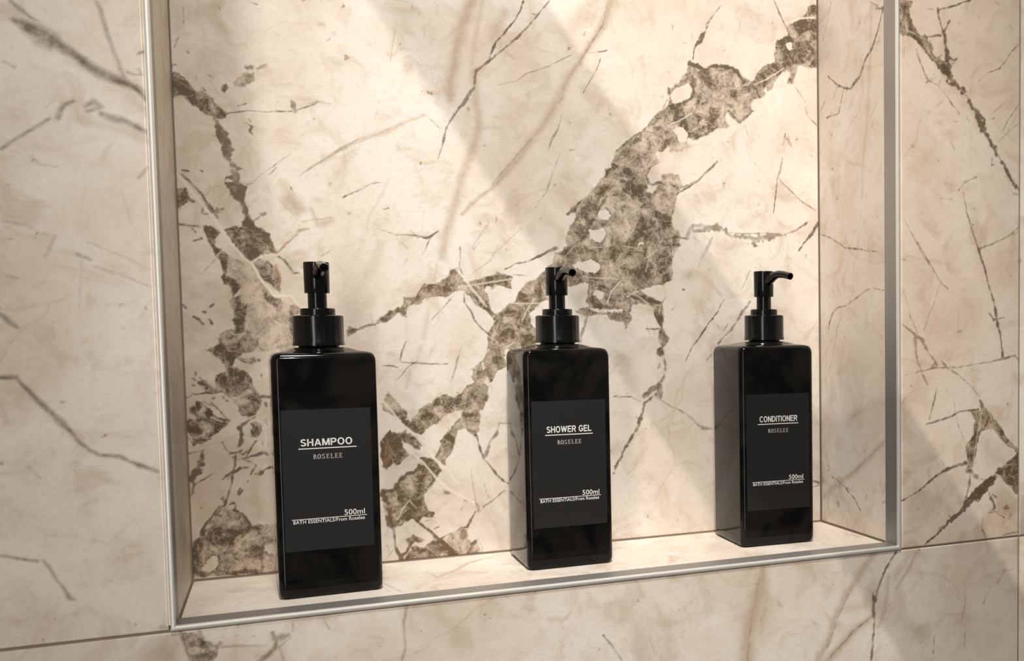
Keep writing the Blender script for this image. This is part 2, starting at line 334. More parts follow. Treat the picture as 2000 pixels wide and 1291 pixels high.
p 0.62 1 133.7,122.6 142.7,121.4 151.0,112.9 149.2,108.4 154.3,106.3 158.0,113.5 161.6,117.0 167.0,120.5 172.3,121.2 177.8,126.5 181.3,126.9 186.6,122.5 193.0,126.0 194.9,130.6 201.4,136.0 201.7,146.2 209.2,153.5 226.8,154.1 226.6,147.5 219.0,142.0 216.1,135.6 213.2,131.0 213.4,121.6 207.2,113.4 207.0,103.1 203.9,92.9 198.6,96.9 194.1,100.8 190.5,99.2 187.6,91.9 184.7,84.6 181.8,78.2 178.1,72.9 171.1,77.0 175.8,88.8 175.0,91.6 182.3,98.6 190.7,108.4 192.7,113.9 189.1,115.9 182.7,112.5 176.3,107.2 168.2,101.1 161.0,96.9 155.0,99.0 150.8,103.8 144.9,110.4 134.0,117.2
p 0.66 1 153.4,105.5 158.0,112.6 163.4,117.8 170.4,118.5 177.5,118.2 182.8,114.3 176.4,108.1 168.2,102.1 161.0,97.3 155.9,99.9
p 0.5 1 171.1,77.0 175.7,83.2 175.8,88.8 180.3,90.4 182.0,84.7 180.0,78.3 176.3,73.9
p 0.35 1 134.1,120.8 138.6,129.6 144.4,123.1 151.1,114.7 150.9,109.2 142.5,115.9
p 0.85 1 132.9,94.7 138.7,101.6 144.5,97.7 149.8,99.3 152.2,93.7 147.7,88.4 153.6,82.6 144.7,74.9 140.5,76.1 136.1,71.8 132.3,74.8
r 0.6 1 136.0,97.2,1.94 139.0,83.5,2.34 134.5,76.5,3.12
p 0.85 1 149.7,97.4 157.5,96.1 163.5,89.4 160.7,85.9 156.4,87.1 150.4,91.9
p 0.8 1 158.8,79.6 164.0,79.3 171.9,77.0 175.3,69.4 171.6,64.0 166.4,69.0 163.0,73.8
p 0.66 1 132.1,54.9 138.1,53.5 142.5,56.8 143.5,63.2 150.6,68.2 155.8,67.8 159.5,72.2 163.8,71.9 170.7,65.0 170.6,60.4 163.3,52.6 160.6,49.1 166.4,36.5 134.2,39.1 131.9,47.6
d 0.8 1 132.9,53.4,1.56 140.7,55.1,2.35 144.4,62.2,2.75 151.5,67.7,3.54 155.9,68.7,1.97 160.3,72.6,2.37 163.9,72.4,1.98
l 1 1 134.2,124.4,1.93 142.4,113.2,1.95 148.2,103.9,2.35 156.7,97.1,2.36 164.3,87.5,2.37 171.1,77.9,2.38 176.3,72.1,2.39 180.6,69.0,2.00 184.1,62.3,2.00 189.3,56.8,2.01
l 1 1 147.8,92.1,1.17 154.5,83.5,1.57 163.0,74.7,1.58 171.6,63.1,1.59 180.2,54.2,1.60 190.9,46.8,2.01 199.9,41.5,2.02 201.5,34.7,1.22
l 0.6 1 157.1,112.6,0.78 164.8,105.0,0.79 164.6,99.5,0.79
l 1 1 209.1,150.7,2.01 209.9,146.0,1.20
l 1 1 211.9,135.7,3.62 213.3,133.8,3.22
v 0.8 1 160.0,61.1,1.58 163.7,65.5,1.19
v 0.7 1 166.9,56.0,2.38 171.6,63.1,1.99 173.4,65.8,1.59
v 0.8 1 135.0,150.4,0.39 140.1,150.1,0.97 146.0,148.8,0.58
v 0.8 1 147.9,152.7,0.58 156.5,151.8,0.98 169.6,150.8,0.98 182.9,150.5,0.59
v 0.6 1 160.0,152.6,0.78 153.8,149.1,0.78 149.3,143.8,0.78 144.0,138.5,0.58
s 0.375 1 151.6,132.8,0.78 156.3,146.3,1.17 160.0,151.7,1.17
v 0.45 1 190.1,154.8,0.79 189.0,147.4,0.79 185.2,137.3,0.40
v 0.8 1 220.8,102.9,1.01 227.4,102.1,1.02
v 0.6 1 220.8,101.5,2.44 218.7,94.0,2.44 213.0,87.7,1.62 211.5,82.2,2.84 209.0,76.6,2.83
v 0.85 1 203.9,92.0,1.21 205.6,85.3,1.21 208.1,75.8,1.62 213.5,68.8,1.22 217.9,61.9,1.63 222.5,57.8,2.04 227.1,54.2,1.23
v 0.6 1 207.1,37.1,1.22 213.7,41.3,1.02 224.2,49.1,0.82
v 0.3 1 198.7,67.9,0.40 199.4,60.3,0.40 201.3,42.3,0.81
v 0.8 1 189.4,128.0,1.00 190.3,127.5,1.00
v 0.4 1 185.0,62.2,0.80 189.3,56.3,0.80
p 0.6 1 134.7,55.2 141.3,56.9 143.4,59.5 161.3,55.4 168.3,63.5 168.8,58.5 164.7,54.5 161.2,49.8 162.4,44.7 166.2,36.6 163.4,34.0 156.6,31.8 155.3,34.7 145.8,28.4 139.1,26.2 136.0,33.5 133.7,42.1 133.9,50.4
p 0.95 1 157.0,45.9 161.1,46.3 163.6,39.0 169.6,34.9 166.8,32.3 160.7,32.8 157.8,28.1 153.9,32.0 145.9,31.9 140.5,28.9 139.9,31.7 147.4,36.8 151.5,40.6 154.2,42.5
l 0.7 1 142.6,32.9,1.18 146.1,39.7,1.18 151.7,47.0,1.18 156.8,40.2,0.79
v 0.9 1 134.1,36.4,1.96 137.2,29.2,3.53 139.1,24.8,2.36 140.2,18.4,1.97 140.7,11.3,1.97 143.1,4.7,3.16 144.3,1.4,3.16
v 0.5 1 133.7,20.4,0.59 135.8,26.5,0.78
v 0.9 1 143.8,4.7,2.37 147.8,7.1,1.98 151.3,11.7,2.38 152.7,13.7,1.59
d 0.9 1 132.7,53.3,3.90 135.1,46.8,3.91 136.2,39.1,3.53 137.3,32.0,3.53
p 0.7 1 149.4,16.1 153.6,20.0 156.8,16.9 160.2,15.1 157.4,13.3 153.4,12.9 150.7,12.5
p 0.5 1 153.3,9.4 161.4,10.7 168.3,14.4 173.8,13.9 177.7,5.6 180.3,1.0 163.8,-0.2 153.0,-0.5 145.7,1.6 149.2,6.2
p 0.9 1 152.6,10.2 157.4,11.1 164.0,8.4 159.9,5.9 154.5,6.4
v 0.95 1 156.6,30.3,1.98 161.8,25.6,1.59 167.1,20.2,2.00 171.1,15.6,2.40 176.4,10.8,3.21 181.1,6.0,4.03 185.8,1.2,3.23
p 0.85 1 170.3,13.5 173.8,14.6 180.5,7.5 186.5,1.2 180.3,1.0 175.6,5.8
v 0.85 1 171.7,14.8,1.20 175.9,16.5,1.20 180.0,17.6,0.80 184.9,19.3,0.81 189.9,22.5,1.21 194.1,22.1,1.62 196.3,26.3,2.02 199.9,31.7,1.22 201.4,35.2,1.22 200.9,41.1,0.81
p 0.3 1 177.2,13.6 186.3,19.9 189.9,22.5 194.7,19.9 193.9,14.9 197.2,9.5 200.8,11.4 204.8,1.5 194.2,0.4 187.2,1.1
v 0.5 1 191.2,18.8,4.04 191.1,15.9,5.66
v 0.8 1 197.2,8.8,2.44 200.8,10.6,2.44
v 0.6 1 194.2,1.1,1.62 197.9,7.3,2.03
r 0.5 1 177.2,15.0,0.80 180.6,11.1,0.80 183.9,7.9,0.60
v 0.8 1 169.2,23.2,0.80 172.7,24.3,0.80
v 0.6 1 163.3,29.8,0.80 166.7,30.9,0.60 170.7,28.4,0.40
v 0.35 1 190.3,36.1,0.60 193.9,41.6,0.61 198.8,43.4,0.61
v 0.6 1 178.2,51.4,2.00 180.9,50.5,2.00
v 0.5 1 192.5,43.1,2.02 195.3,43.7,2.02
v 0.4 1 201.5,38.1,3.24 203.5,34.3,2.44
v 0.5 1 207.1,37.0,0.81 212.9,40.9,0.81 223.8,48.1,0.82
v 0.35 1 198.7,65.7,0.60 200.3,46.9,0.61
v 0.45 1 208.4,57.2,0.61 209.6,49.1,0.61 211.6,44.6,0.41
v 0.5 1 134.1,14.0,0.79 136.0,11.0,0.79 135.3,8.3,0.79
v 0.5 1 135.2,5.5,0.79 138.6,9.4,0.79
v 0.35 1 202.3,12.7,0.81 205.6,3.7,0.82 204.8,1.5,0.82
s 0.375 1 214.6,24.0,1.63 220.0,8.9,3.28 221.2,1.4,4.11
v 0.9 1 248.2,433.8,0.99 244.9,425.0,0.99 241.6,418.5,0.99 233.7,408.5,1.38 225.8,400.1,1.57 220.9,387.4,0.98
v 0.7 1 268.7,436.3,1.20 258.9,423.6,1.19 246.0,408.3,1.58 233.4,396.3,1.57 220.9,385.2,1.57 210.1,375.8,1.75 208.3,363.6,1.95 202.0,354.0,2.73 195.8,344.5,1.55 189.7,336.5,1.55 186.6,330.3,1.36 183.3,316.6,1.16 180.1,307.4,0.77
s 0.938 1 208.5,428.9,6.19 202.1,414.0,7.73 197.2,395.5,6.95 193.8,380.2,5.41 190.4,363.5,6.96 190.1,353.0,5.42
s 0.5 1 216.7,429.9,3.11 210.8,403.0,3.11 207.2,380.1,2.33
s 0.625 1 234.1,423.7,5.49 227.7,412.4,5.48 222.8,401.2,3.91
s 0.5 1 226.1,412.2,3.91 228.8,395.8,3.93 239.4,389.3,1.98
s 0.75 1 208.6,375.7,3.90 209.5,354.6,4.69 212.0,333.6,4.71 205.5,316.5,5.49 197.4,293.3,5.48 190.9,270.3,5.48 184.4,250.4,5.47 181.0,233.7,5.48
s 1 1 319.2,442.5,6.54 312.2,421.9,4.90 300.3,404.9,4.07 291.8,389.9,3.25
s 0.375 1 306.0,441.6,8.12 294.3,430.8,8.08 282.4,407.6,6.45
s 0.875 1 291.8,391.4,2.03 281.7,376.4,4.85 274.9,360.2,4.85 263.3,340.5,4.83 251.9,327.3,4.81 243.8,314.4,4.00 234.2,303.0,4.78 224.6,291.7,1.99 209.1,278.7,1.97 196.7,266.0,1.96
v 0.45 1 315.8,439.7,0.82 312.2,421.9,0.82 300.2,404.1,0.81 291.8,389.9,0.61
v 0.5 1 278.2,362.0,0.81 274.9,357.0,0.81
v 0.4 1 251.9,327.3,0.60 231.1,302.8,0.80 220.0,289.9,0.59
v 0.85 1 301.8,399.5,0.61 308.4,400.2,0.82 315.1,402.5,0.82
v 0.65 1 310.0,395.6,0.61 306.5,386.6,0.82 301.3,378.2,0.61 294.5,366.5,0.41
v 0.75 1 277.1,347.8,0.40 272.8,335.0,0.81 269.4,328.5,0.81 265.2,320.4,0.40
v 0.5 1 275.6,317.9,0.41 268.8,303.4,0.61 262.0,284.2,0.61 253.8,272.9,0.40
v 0.5 1 285.4,395.5,0.81 264.3,384.1,0.80 250.0,378.1,0.80 240.5,371.1,0.79 226.5,366.7,0.39
s 0.525 0.6 89.1,294.7,0.74 101.4,302.6,1.86 109.7,308.9,1.86 122.2,316.9,1.87 132.0,321.2,3.01 143.3,324.9,3.03 157.7,333.3,1.53 170.8,339.5,1.15
v 0.3 1 101.4,302.6,0.56 109.6,308.1,0.75 132.0,320.5,0.57 154.8,332.4,0.38
v 0.4 1 170.8,341.0,0.77 176.5,335.5,0.77 182.2,330.0,0.77
v 0.5 1 151.9,400.9,0.57 149.5,390.4,0.57 147.7,378.6,0.38
v 0.3 1 138.4,347.2,0.38 135.2,333.8,0.38
v 0.75 1 111.3,275.0,0.94 121.1,279.8,0.75 130.9,285.4,0.76 138.0,287.2,0.38
v 0.8 1 139.5,267.4,0.76 143.0,268.6,1.14
v 0.85 1 138.3,251.9,0.57 148.1,248.5,0.96 161.0,248.9,1.16 171.1,247.0,1.55 178.6,252.5,0.78
v 0.6 1 158.2,252.6,0.58 163.8,246.8,0.77
v 0.6 1 172.6,247.0,1.17 169.4,239.4,0.58 166.4,234.1,0.39
s 0.312 1 143.6,289.0,1.14 136.2,273.9,1.14 128.8,261.9,1.14 127.8,250.1,0.76
s 0.625 1 89.5,266.1,1.11 94.4,254.8,3.72 102.6,258.0,3.74
r 0.6 1 95.9,258.5,0.74 102.7,260.2,1.12
v 0.5 1 114.3,262.8,0.75 116.4,263.6,0.75
v 0.35 1 89.3,341.0,0.55 97.3,343.1,0.74 105.3,342.7,0.37
v 0.5 1 217.0,260.6,0.40 209.8,249.7,0.59 203.5,240.3,0.40
v 0.8 1 194.5,240.8,0.79 195.2,236.3,0.79
v 0.4 1 148.0,246.3,0.38 156.4,239.1,0.77
v 0.7 1 284.4,275.0,0.82 281.0,269.3,2.05 292.8,282.5,0.41
s 0.5 1 98.5,399.2,2.20 102.4,398.2,2.20
v 0.6 1 256.1,235.3,0.81 270.7,242.0,2.45
v 0.5 1 164.5,421.3,0.38 164.4,418.4,0.76
v 0.7 1 181.1,424.8,0.57 180.4,422.5,0.57
v 0.4 1 104.1,387.1,0.74 106.2,389.4,0.74
v 0.4 1 95.0,231.7,0.37 101.9,236.2,0.37
v 0.3 1 168.8,269.4,0.39 166.1,249.8,0.39
v 0.3 1 242.4,256.9,0.60 218.6,234.5,0.60
v 0.3 1 165.3,297.6,0.38 177.0,301.2,0.39
p 0.38 1 320.0,320.7 327.2,326.8 329.7,330.4 339.3,333.3 340.6,339.1 346.7,341.8 352.8,347.9 355.3,352.6 360.3,357.6 366.5,361.5 369.1,369.7 367.4,376.4 370.5,376.7 376.7,380.7 378.0,384.3 383.1,390.5 387.0,398.9 392.0,400.0 400.8,396.2 407.2,400.9 412.3,402.0 420.1,401.5 427.8,399.4 431.7,396.2 435.5,391.9 442.1,387.8 447.4,390.6 448.8,396.7 456.9,405.7 466.3,407.9 466.4,416.2 469.2,426.0 480.1,432.6 478.8,440.2 484.3,443.2 496.7,451.8 499.6,458.2 503.8,462.3 510.7,461.9 510.2,407.3 503.3,406.7 489.4,407.7 486.6,397.8 483.8,391.5 478.3,391.0 482.5,399.8 478.4,403.1 471.6,398.8 466.1,389.9 464.7,383.8 459.3,382.2 453.9,376.9 445.8,373.9 443.1,368.9 445.7,364.4 432.4,353.9 427.2,357.0 422.1,362.5 419.4,357.6 421.9,349.6 419.3,347.0 411.6,347.6 406.4,343.8 392.3,336.9 386.0,340.0 383.4,334.0 385.9,330.7 378.3,325.6 368.3,323.8 367.2,330.6 361.0,324.5 356.0,323.0 358.3,314.0 349.6,305.5 348.3,300.7 319.6,299.2
p 1 1 485.7,444.6 492.6,448.4 507.8,449.5 510.5,438.9 500.8,439.1 488.3,434.1
p 0.85 1 469.2,427.2 481.4,432.1 488.2,428.1 497.9,430.3 510.4,426.8 510.3,409.8 489.4,408.9 477.1,405.3 467.6,405.6 466.3,413.8
p 0.9 1 499.6,458.2 506.5,462.6 509.3,454.5 500.9,451.1
h 0.05 1 477.3,424.5 482.8,427.5 485.5,423.0 482.7,417.9 478.6,419.8
p 0.85 1 447.4,391.8 450.1,398.0 458.2,405.9 467.6,405.6 478.4,405.5 470.2,397.5 462.0,389.6 453.9,384.1 445.9,382.2 443.4,386.7
p 0.9 1 423.6,379.1 432.8,383.4 446.0,388.1 444.6,380.9 432.7,375.1 424.8,373.3
h 0.05 1 455.3,384.2 458.0,388.0 460.6,384.7 457.9,380.9
p 0.85 1 367.8,362.8 380.2,366.1 381.3,359.3 385.0,350.3 383.6,343.3 388.5,337.8 384.7,336.4 378.6,345.2 373.7,348.3 370.1,356.1
h 0.03 0.6 370.3,364.1 369.2,372.0 376.7,379.6 386.7,382.8 389.2,378.4 387.8,371.3 380.2,366.1
h 0.03 1 372.3,341.3 376.1,346.2 382.4,344.3 386.0,338.8 383.4,334.0 377.2,334.8
v 0.8 1 388.0,381.7,2.55 391.6,376.3,1.71 387.8,370.2,2.13 381.5,366.2,2.13
d 0.6 1 389.2,380.7,4.26 396.9,388.3,4.27 407.0,388.1,2.15
d 0.85 1 387.6,398.9,2.97 394.5,397.3,2.56 402.0,395.2,2.14 407.2,399.7,2.57 417.5,400.1,2.58 426.5,398.7,3.03 431.6,395.0,3.47 436.8,388.5,3.48
d 0.6 1 378.0,382.0,3.39 389.3,387.6,3.40
d 0.7 1 388.5,336.7,3.00 396.1,339.5,2.15 406.4,343.8,2.16 411.6,348.8,1.30
v 0.6 1 422.1,362.5,2.17 428.5,356.0,2.61 433.7,354.0,2.18 445.7,364.4,1.31
v 0.5 1 418.1,357.5,1.30 419.5,364.7,1.30
v 0.7 1 438.1,390.9,2.61 443.4,389.1,2.62
l 0.9 1 368.7,346.8,0.85 383.8,354.8,1.07 388.8,358.7,0.85
l 0.9 1 447.3,387.1,0.87 459.4,392.9,1.10 475.7,404.0,1.11
l 0.9 1 484.3,445.0,2.21 492.6,449.0,2.22 506.4,450.6,1.78
v 0.6 1 361.0,324.5,1.69 367.2,331.8,2.12
v 0.7 1 355.3,352.6,1.26 349.1,344.2,1.68 341.8,338.0,2.51 329.6,329.3,2.08 322.4,322.0,2.49
v 0.6 1 362.8,360.1,0.84 366.6,367.2,0.84
v 0.55 1 416.2,450.5,0.86 410.4,442.9,0.85 402.6,432.8,1.70
d 0.8 1 403.9,431.8,2.56 400.0,425.6,2.98 396.0,417.1,2.55 393.5,414.5,1.70
v 0.85 1 394.8,418.1,1.28 391.5,409.7,1.27 390.2,402.7,1.06
v 0.6 1 368.0,376.5,2.53 368.5,372.0,2.11
v 0.85 1 466.9,460.8,1.09 472.1,450.2,1.10 481.5,433.3,1.10
v 0.7 1 469.2,426.6,0.66 466.3,413.8,0.66
v 0.6 1 372.6,428.8,0.84 372.5,422.5,0.42
v 0.5 1 370.3,402.9,0.63 370.2,400.7,0.63
v 0.4 1 389.3,424.4,0.64 389.8,418.7,0.64
v 0.7 1 465.3,442.2,0.88 465.3,440.5,0.88
v 0.6 1 418.9,412.5,0.65 420.2,413.8,0.65
v 0.4 1 384.7,415.9,0.63 381.0,415.5,0.63
v 0.4 1 434.8,439.9,0.43 434.1,434.0,0.43
v 0.5 1 485.1,390.5,0.44 490.6,383.7,0.67 497.4,375.8,0.67
v 0.6 1 496.0,372.0,0.67 498.7,365.0,0.67 508.4,355.9,0.90
v 0.4 1 437.6,351.9,0.44 440.2,342.6,0.66
v 0.45 1 438.7,330.6,0.44 445.2,320.3,0.66 453.1,315.4,0.44
v 0.7 1 476.5,347.6,0.67 475.0,339.0,0.89 474.3,335.3,0.45
v 0.7 1 474.2,326.9,0.67 472.0,314.7,0.67 468.5,307.1,0.67
r 0.5 1 479.2,342.9,1.78 482.5,337.1,1.79
v 0.75 1 411.8,319.5,0.87 403.3,310.8,1.08 394.3,303.2,1.08
g 0.25 1 433.7,450.3 446.9,455.4 466.8,454.3 468.0,437.8 446.5,428.3 433.5,436.3
p 0.4 1 318.3,313.7 323.1,320.7 330.4,327.9 340.1,335.4 345.1,342.5 369.5,344.3 366.8,332.7 361.8,324.3 355.6,322.8 356.7,316.0 352.9,308.9 349.2,305.3 349.1,298.4 344.3,302.7 343.0,293.5 352.6,289.4 360.1,300.1 361.5,307.1 368.9,306.3 376.3,305.6 379.9,296.5 373.6,289.2 372.2,279.9 368.3,272.8 370.6,261.3 376.7,255.7 375.3,246.3 368.9,235.7 368.0,218.2 363.6,213.5 352.4,211.0 340.2,209.2 335.3,205.1 338.9,201.7 349.8,200.6 359.6,194.8 354.6,193.6 344.9,198.3 329.2,199.3 318.3,193.6 296.0,193.6 291.5,204.8 296.3,210.5 294.1,217.2 288.2,212.7 279.0,209.2 266.4,206.9 254.0,200.1 254.2,212.3 261.3,225.6 267.0,230.2 268.3,238.0 278.6,241.5 276.5,250.4 287.1,266.3 286.1,271.8 293.2,282.1 301.4,289.2 307.4,297.4 313.4,302.2 312.2,305.5 317.0,308.0
p 0.8 1 317.1,313.6 321.9,315.0 320.6,310.4 317.0,308.0
p 0.7 1 312.3,306.6 315.8,307.9 315.7,301.2 313.3,301.0
p 0.72 1 285.9,266.2 293.1,276.6 301.4,287.0 312.0,293.1 320.4,302.5 325.2,302.8 313.0,285.3 304.5,270.3 298.5,258.9 291.3,246.3 282.0,240.5 277.6,250.4
p 0.78 1 322.8,303.8 330.0,308.7 339.5,303.6 344.3,302.7 347.8,293.7 341.7,292.3 348.8,281.2 345.1,277.6 336.8,285.2 329.7,288.3 323.8,293.7
p 0.78 1 338.9,267.1 348.6,272.0 354.8,275.7 368.3,270.5 369.3,258.9 373.0,253.2 367.7,235.6 367.4,217.0 359.9,214.6 353.8,219.2 343.9,213.3 328.4,221.1 318.9,225.5 322.7,234.7 328.8,241.7 326.5,248.4 333.8,255.5
p 0.75 1 300.0,221.8 308.4,229.9 315.5,230.0 318.8,221.0 325.9,215.3 337.9,213.2 338.9,205.1 328.0,199.3 318.4,198.2 311.4,203.8 316.3,211.8 299.9,215.0 295.3,216.1 288.4,218.3 285.0,223.8
p 0.72 1 268.1,230.2 277.3,238.2 288.9,244.0 295.8,244.2 307.4,241.1 308.6,238.9 299.2,236.4 286.3,228.3 274.8,225.9 266.9,226.8
h 0.1 1 333.6,244.1 342.1,248.9 349.4,245.6 348.1,241.0 340.8,239.1 333.5,240.6
p 0.27 1 307.1,283.9 317.8,286.6 329.6,284.9 336.7,278.4 343.8,274.1 338.9,269.4 336.3,260.1 328.9,250.8 324.0,241.5 319.1,235.7 312.0,232.2 308.6,238.9 310.1,254.7 300.8,261.2 305.7,270.4
h 0.05 1 306.9,272.6 315.1,274.1 317.4,268.6 311.4,263.8 305.6,267.0
h 0.05 1 297.3,257.7 309.0,260.3 312.4,254.8 306.4,245.6 297.1,251.0
h 0 0.7 288.6,229.5 298.0,235.3 304.9,230.9 304.7,223.0 297.7,222.9 290.8,226.2
h 0 0.7 349.1,299.5 348.0,305.2 353.0,312.3 361.7,317.4 369.0,315.6 368.9,307.5 361.5,307.1 357.7,298.8 352.7,297.4
h 0 0.6 361.7,320.9 366.8,328.1 370.4,322.5 370.1,307.6 361.6,314.0
h 0 0.5 277.9,210.3 288.3,213.8 295.3,216.1 295.1,209.3 290.2,196.9 285.5,193.5 276.4,193.5
h 0 0.8 297.5,210.5 304.5,210.6 309.1,206.1 304.3,202.6 298.5,202.6
h 0 0.6 340.2,208.6 354.9,213.4 368.6,217.0 372.3,213.6 362.1,201.8 353.5,199.4 346.2,202.9
h 0 1 332.7,197.1 344.9,197.1 352.1,193.6 332.7,193.6
h 0 1 373.2,344.6 380.7,344.0 384.3,338.5 380.5,333.6 374.3,334.3
v 0.7 1 365.6,333.7,2.54 361.8,325.5,2.12
v 0.7 1 346.8,304.0,2.53 349.1,297.2,2.95 352.7,296.3,2.54 358.9,298.9,2.12
d 0.7 1 313.0,285.3,1.66 307.0,276.0,2.07 300.9,265.7,2.07 294.9,255.4,2.48
v 0.7 1 311.7,276.2,0.83 315.1,273.0,0.83 317.4,268.6,0.63
v 0.8 1 316.6,256.1,0.42 316.4,247.0,1.05 316.4,245.9,0.42
v 0.8 1 325.8,274.5,0.84 325.8,273.4,1.26
v 0.8 1 328.5,257.0,1.26 328.7,256.2,1.26
d 0.55 1 301.0,266.8,2.07 307.9,262.6,2.49 312.6,263.9,2.08
v 0.8 1 338.6,251.1,0.42 351.9,249.7,0.64 368.0,251.9,0.86 373.0,253.8,1.07 380.5,252.9,0.86
v 0.4 1 368.3,270.5,1.28 372.2,279.9,1.28
l 0.8 1 291.9,219.4,0.83 303.5,218.5,0.83 314.0,218.6,1.26 322.3,217.6,0.84
l 0.9 1 311.3,198.1,1.26 315.0,207.3,1.26 322.3,215.3,1.26
l 0.6 1 314.3,232.2,1.26 316.5,222.1,1.26
l 0.7 1 329.3,206.2,1.27 337.7,204.0,1.27 347.3,197.1,1.28
l 0.5 1 326.4,245.0,1.05 336.0,244.1,0.84
l 0.6 1 343.1,234.0,1.06 354.2,241.1,1.07 360.5,251.7,1.07
l 0.6 1 368.0,251.9,0.86 369.6,240.3,0.86
l 0.6 1 345.4,224.8,1.06 348.0,234.1,0.85
l 0.7 1 297.0,243.1,0.83 308.1,243.4,0.83
l 0.5 1 276.1,234.8,0.82 286.6,245.1,0.82
l 0.6 1 289.4,266.4,0.82 293.9,261.0,0.83
l 0.7 1 328.5,288.3,1.05 334.3,282.9,1.05
l 0.5 1 325.3,307.3,0.83 329.8,298.5,1.05
l 0.5 1 366.3,300.4,1.06 367.3,286.6,1.07
l 0.5 1 340.1,335.4,0.84 349.7,331.5,1.05
l 0.5 1 355.8,330.8,0.84 359.3,320.7,0.85
l 0.5 1 322.5,227.8,1.05 328.6,232.5,0.84 335.8,231.5,0.85
l 0.6 1 323.4,213.0,0.84 330.6,214.3,0.85 335.4,209.7,0.85
v 0.75 1 279.7,268.8,2.05 285.5,272.9,2.87 292.0,281.5,0.82
v 0.75 1 373.6,289.2,1.28 381.1,294.2,1.29 390.0,299.3,1.29 395.1,303.1,1.08
v 0.75 1 396.4,304.9,1.08 402.9,311.7,1.30 410.7,319.2,1.08
v 0.4 1 255.8,278.3,0.40 262.6,285.1,0.61 267.4,297.5,0.61 273.3,313.2,0.41
v 0.6 1 265.7,321.5,0.81 268.1,328.2,0.81 272.7,336.2,0.81
v 0.4 1 283.1,320.4,1.22 287.1,321.2,1.22
v 0.7 1 254.8,234.3,1.22 261.5,237.8,1.02 267.2,240.1,2.45 269.5,242.4,3.27
d 0.4 1 381.7,253.5,2.59 389.5,264.3,2.59 398.4,264.6,2.60 404.8,262.4,4.35 411.2,262.6,6.99
r 0.4 1 388.1,256.0,1.30 394.3,250.3,1.30
v 0.35 1 405.9,254.2,1.74 398.0,242.2,1.31 392.8,232.7,0.87
g 0.6 1 377.5,221.8 385.1,226.6 392.6,222.0 386.2,216.1 379.9,216.0
v 0.7 1 378.5,209.5,1.30 379.8,209.5,1.30
p 0.55 1 112.0,180.4 117.5,178.4 127.1,181.3 131.0,183.3 136.8,187.3 141.8,191.4 144.6,190.4 146.7,194.5 148.6,192.4 151.6,195.5 152.2,201.1 160.6,202.7 163.7,207.8 170.8,212.0 178.8,214.1 184.9,218.3 187.1,223.5 191.2,224.1 195.1,219.5 199.0,213.3 207.3,216.6 217.7,217.8 223.1,222.1 229.3,220.0 234.0,218.0 232.3,214.8 233.3,209.5 223.8,211.5 213.4,211.4 215.3,203.0 217.1,193.5 222.2,189.3 229.8,195.7 235.1,197.8 239.6,206.4 246.2,213.9 252.7,216.1 258.3,222.6 266.9,224.9 266.4,200.1 257.7,199.0 253.3,195.7 246.7,189.3 247.6,180.7 251.8,176.4 251.5,164.6 227.8,160.6 226.4,146.8 219.0,143.8 215.6,135.3 209.2,130.2 213.2,123.7 209.9,114.2 160.1,116.1 168.2,121.1 178.4,126.0 186.4,123.6 194.7,128.6 196.9,131.7 201.1,134.7 205.6,150.4 212.0,155.6 215.2,160.8 213.3,166.1 215.6,176.7 218.9,183.0 217.0,189.3 209.8,194.6 204.8,200.9 197.8,205.0 192.8,208.1 182.5,201.8 174.5,202.8 169.4,200.7 164.4,197.6 158.5,196.5 153.4,191.4 154.3,188.3 150.4,187.3 147.5,190.4 143.5,186.3 135.7,182.3 126.1,179.3 117.5,175.9 111.7,172.4
p 0.7 1 196.7,205.0 201.0,210.2 212.3,210.3 216.1,193.5 221.2,188.3 217.0,189.3 210.9,195.6 204.9,201.9
p 0.7 1 232.4,215.8 233.3,209.5 221.8,212.6 222.9,214.7
p 0.66 1 215.6,176.7 220.0,183.0 231.7,188.2 242.3,187.2 246.4,176.4 250.5,170.0 228.9,161.7 225.5,153.2 218.1,149.1 216.2,159.7 213.3,166.1
p 0.9 1 214.4,168.2 220.6,167.1 218.3,158.6 214.2,160.8
v 0.5 1 167.8,211.9,1.17 163.7,206.8,1.56 160.6,201.6,1.17
v 0.5 1 152.7,201.6,1.93 158.5,199.6,3.88
v 0.5 1 152.4,189.4,3.10 153.3,187.3,2.33
v 0.45 1 140.7,189.4,3.08 146.6,192.4,2.32
h 0 0.6 212.8,210.4 221.7,211.5 232.2,208.4 239.6,206.4 237.3,200.0 229.8,195.7 222.3,190.4 216.2,199.9
h 0 1 232.3,212.7 238.6,211.7 240.7,207.4 234.3,208.4
h 0 0.5 203.7,197.7 211.9,192.5 217.0,188.3 217.9,183.0 214.6,175.6 208.5,182.0 204.5,188.3 200.7,199.8
l 0.9 1 191.1,223.6,1.57 197.1,217.5,1.98 203.0,208.2,1.98 210.0,199.8,1.99 214.0,194.6,1.20
l 0.8 1 192.8,210.1,1.18 207.2,212.4,1.19 221.8,214.7,1.20 233.5,216.9,1.21
l 0.8 1 214.5,171.4,1.20 221.7,167.1,0.81
l 0.9 1 230.9,197.6,0.81 242.6,197.6,0.81 262.1,198.1,0.61
l 0.7 1 251.3,201.1,1.22 243.5,189.3,1.22 241.2,182.9,1.01
l 0.7 1 227.9,162.7,1.21 234.4,166.9,1.22
l 0.8 1 209.8,151.4,1.60 209.6,146.1,0.80
l 0.9 1 212.6,138.6,2.41 213.5,134.3,3.22
v 0.85 1 196.7,205.0,0.59 196.6,198.7,0.79 201.5,191.4,0.99 203.9,184.1,1.19 209.4,177.8,1.00 214.5,173.5,1.20
v 0.45 1 192.8,208.1,0.79 186.5,200.8,0.79 179.2,192.4,0.79 172.0,184.7,0.59
v 0.8 1 194.6,240.3,1.18 194.6,238.2,0.59 193.7,225.7,0.59 196.1,220.6,0.79
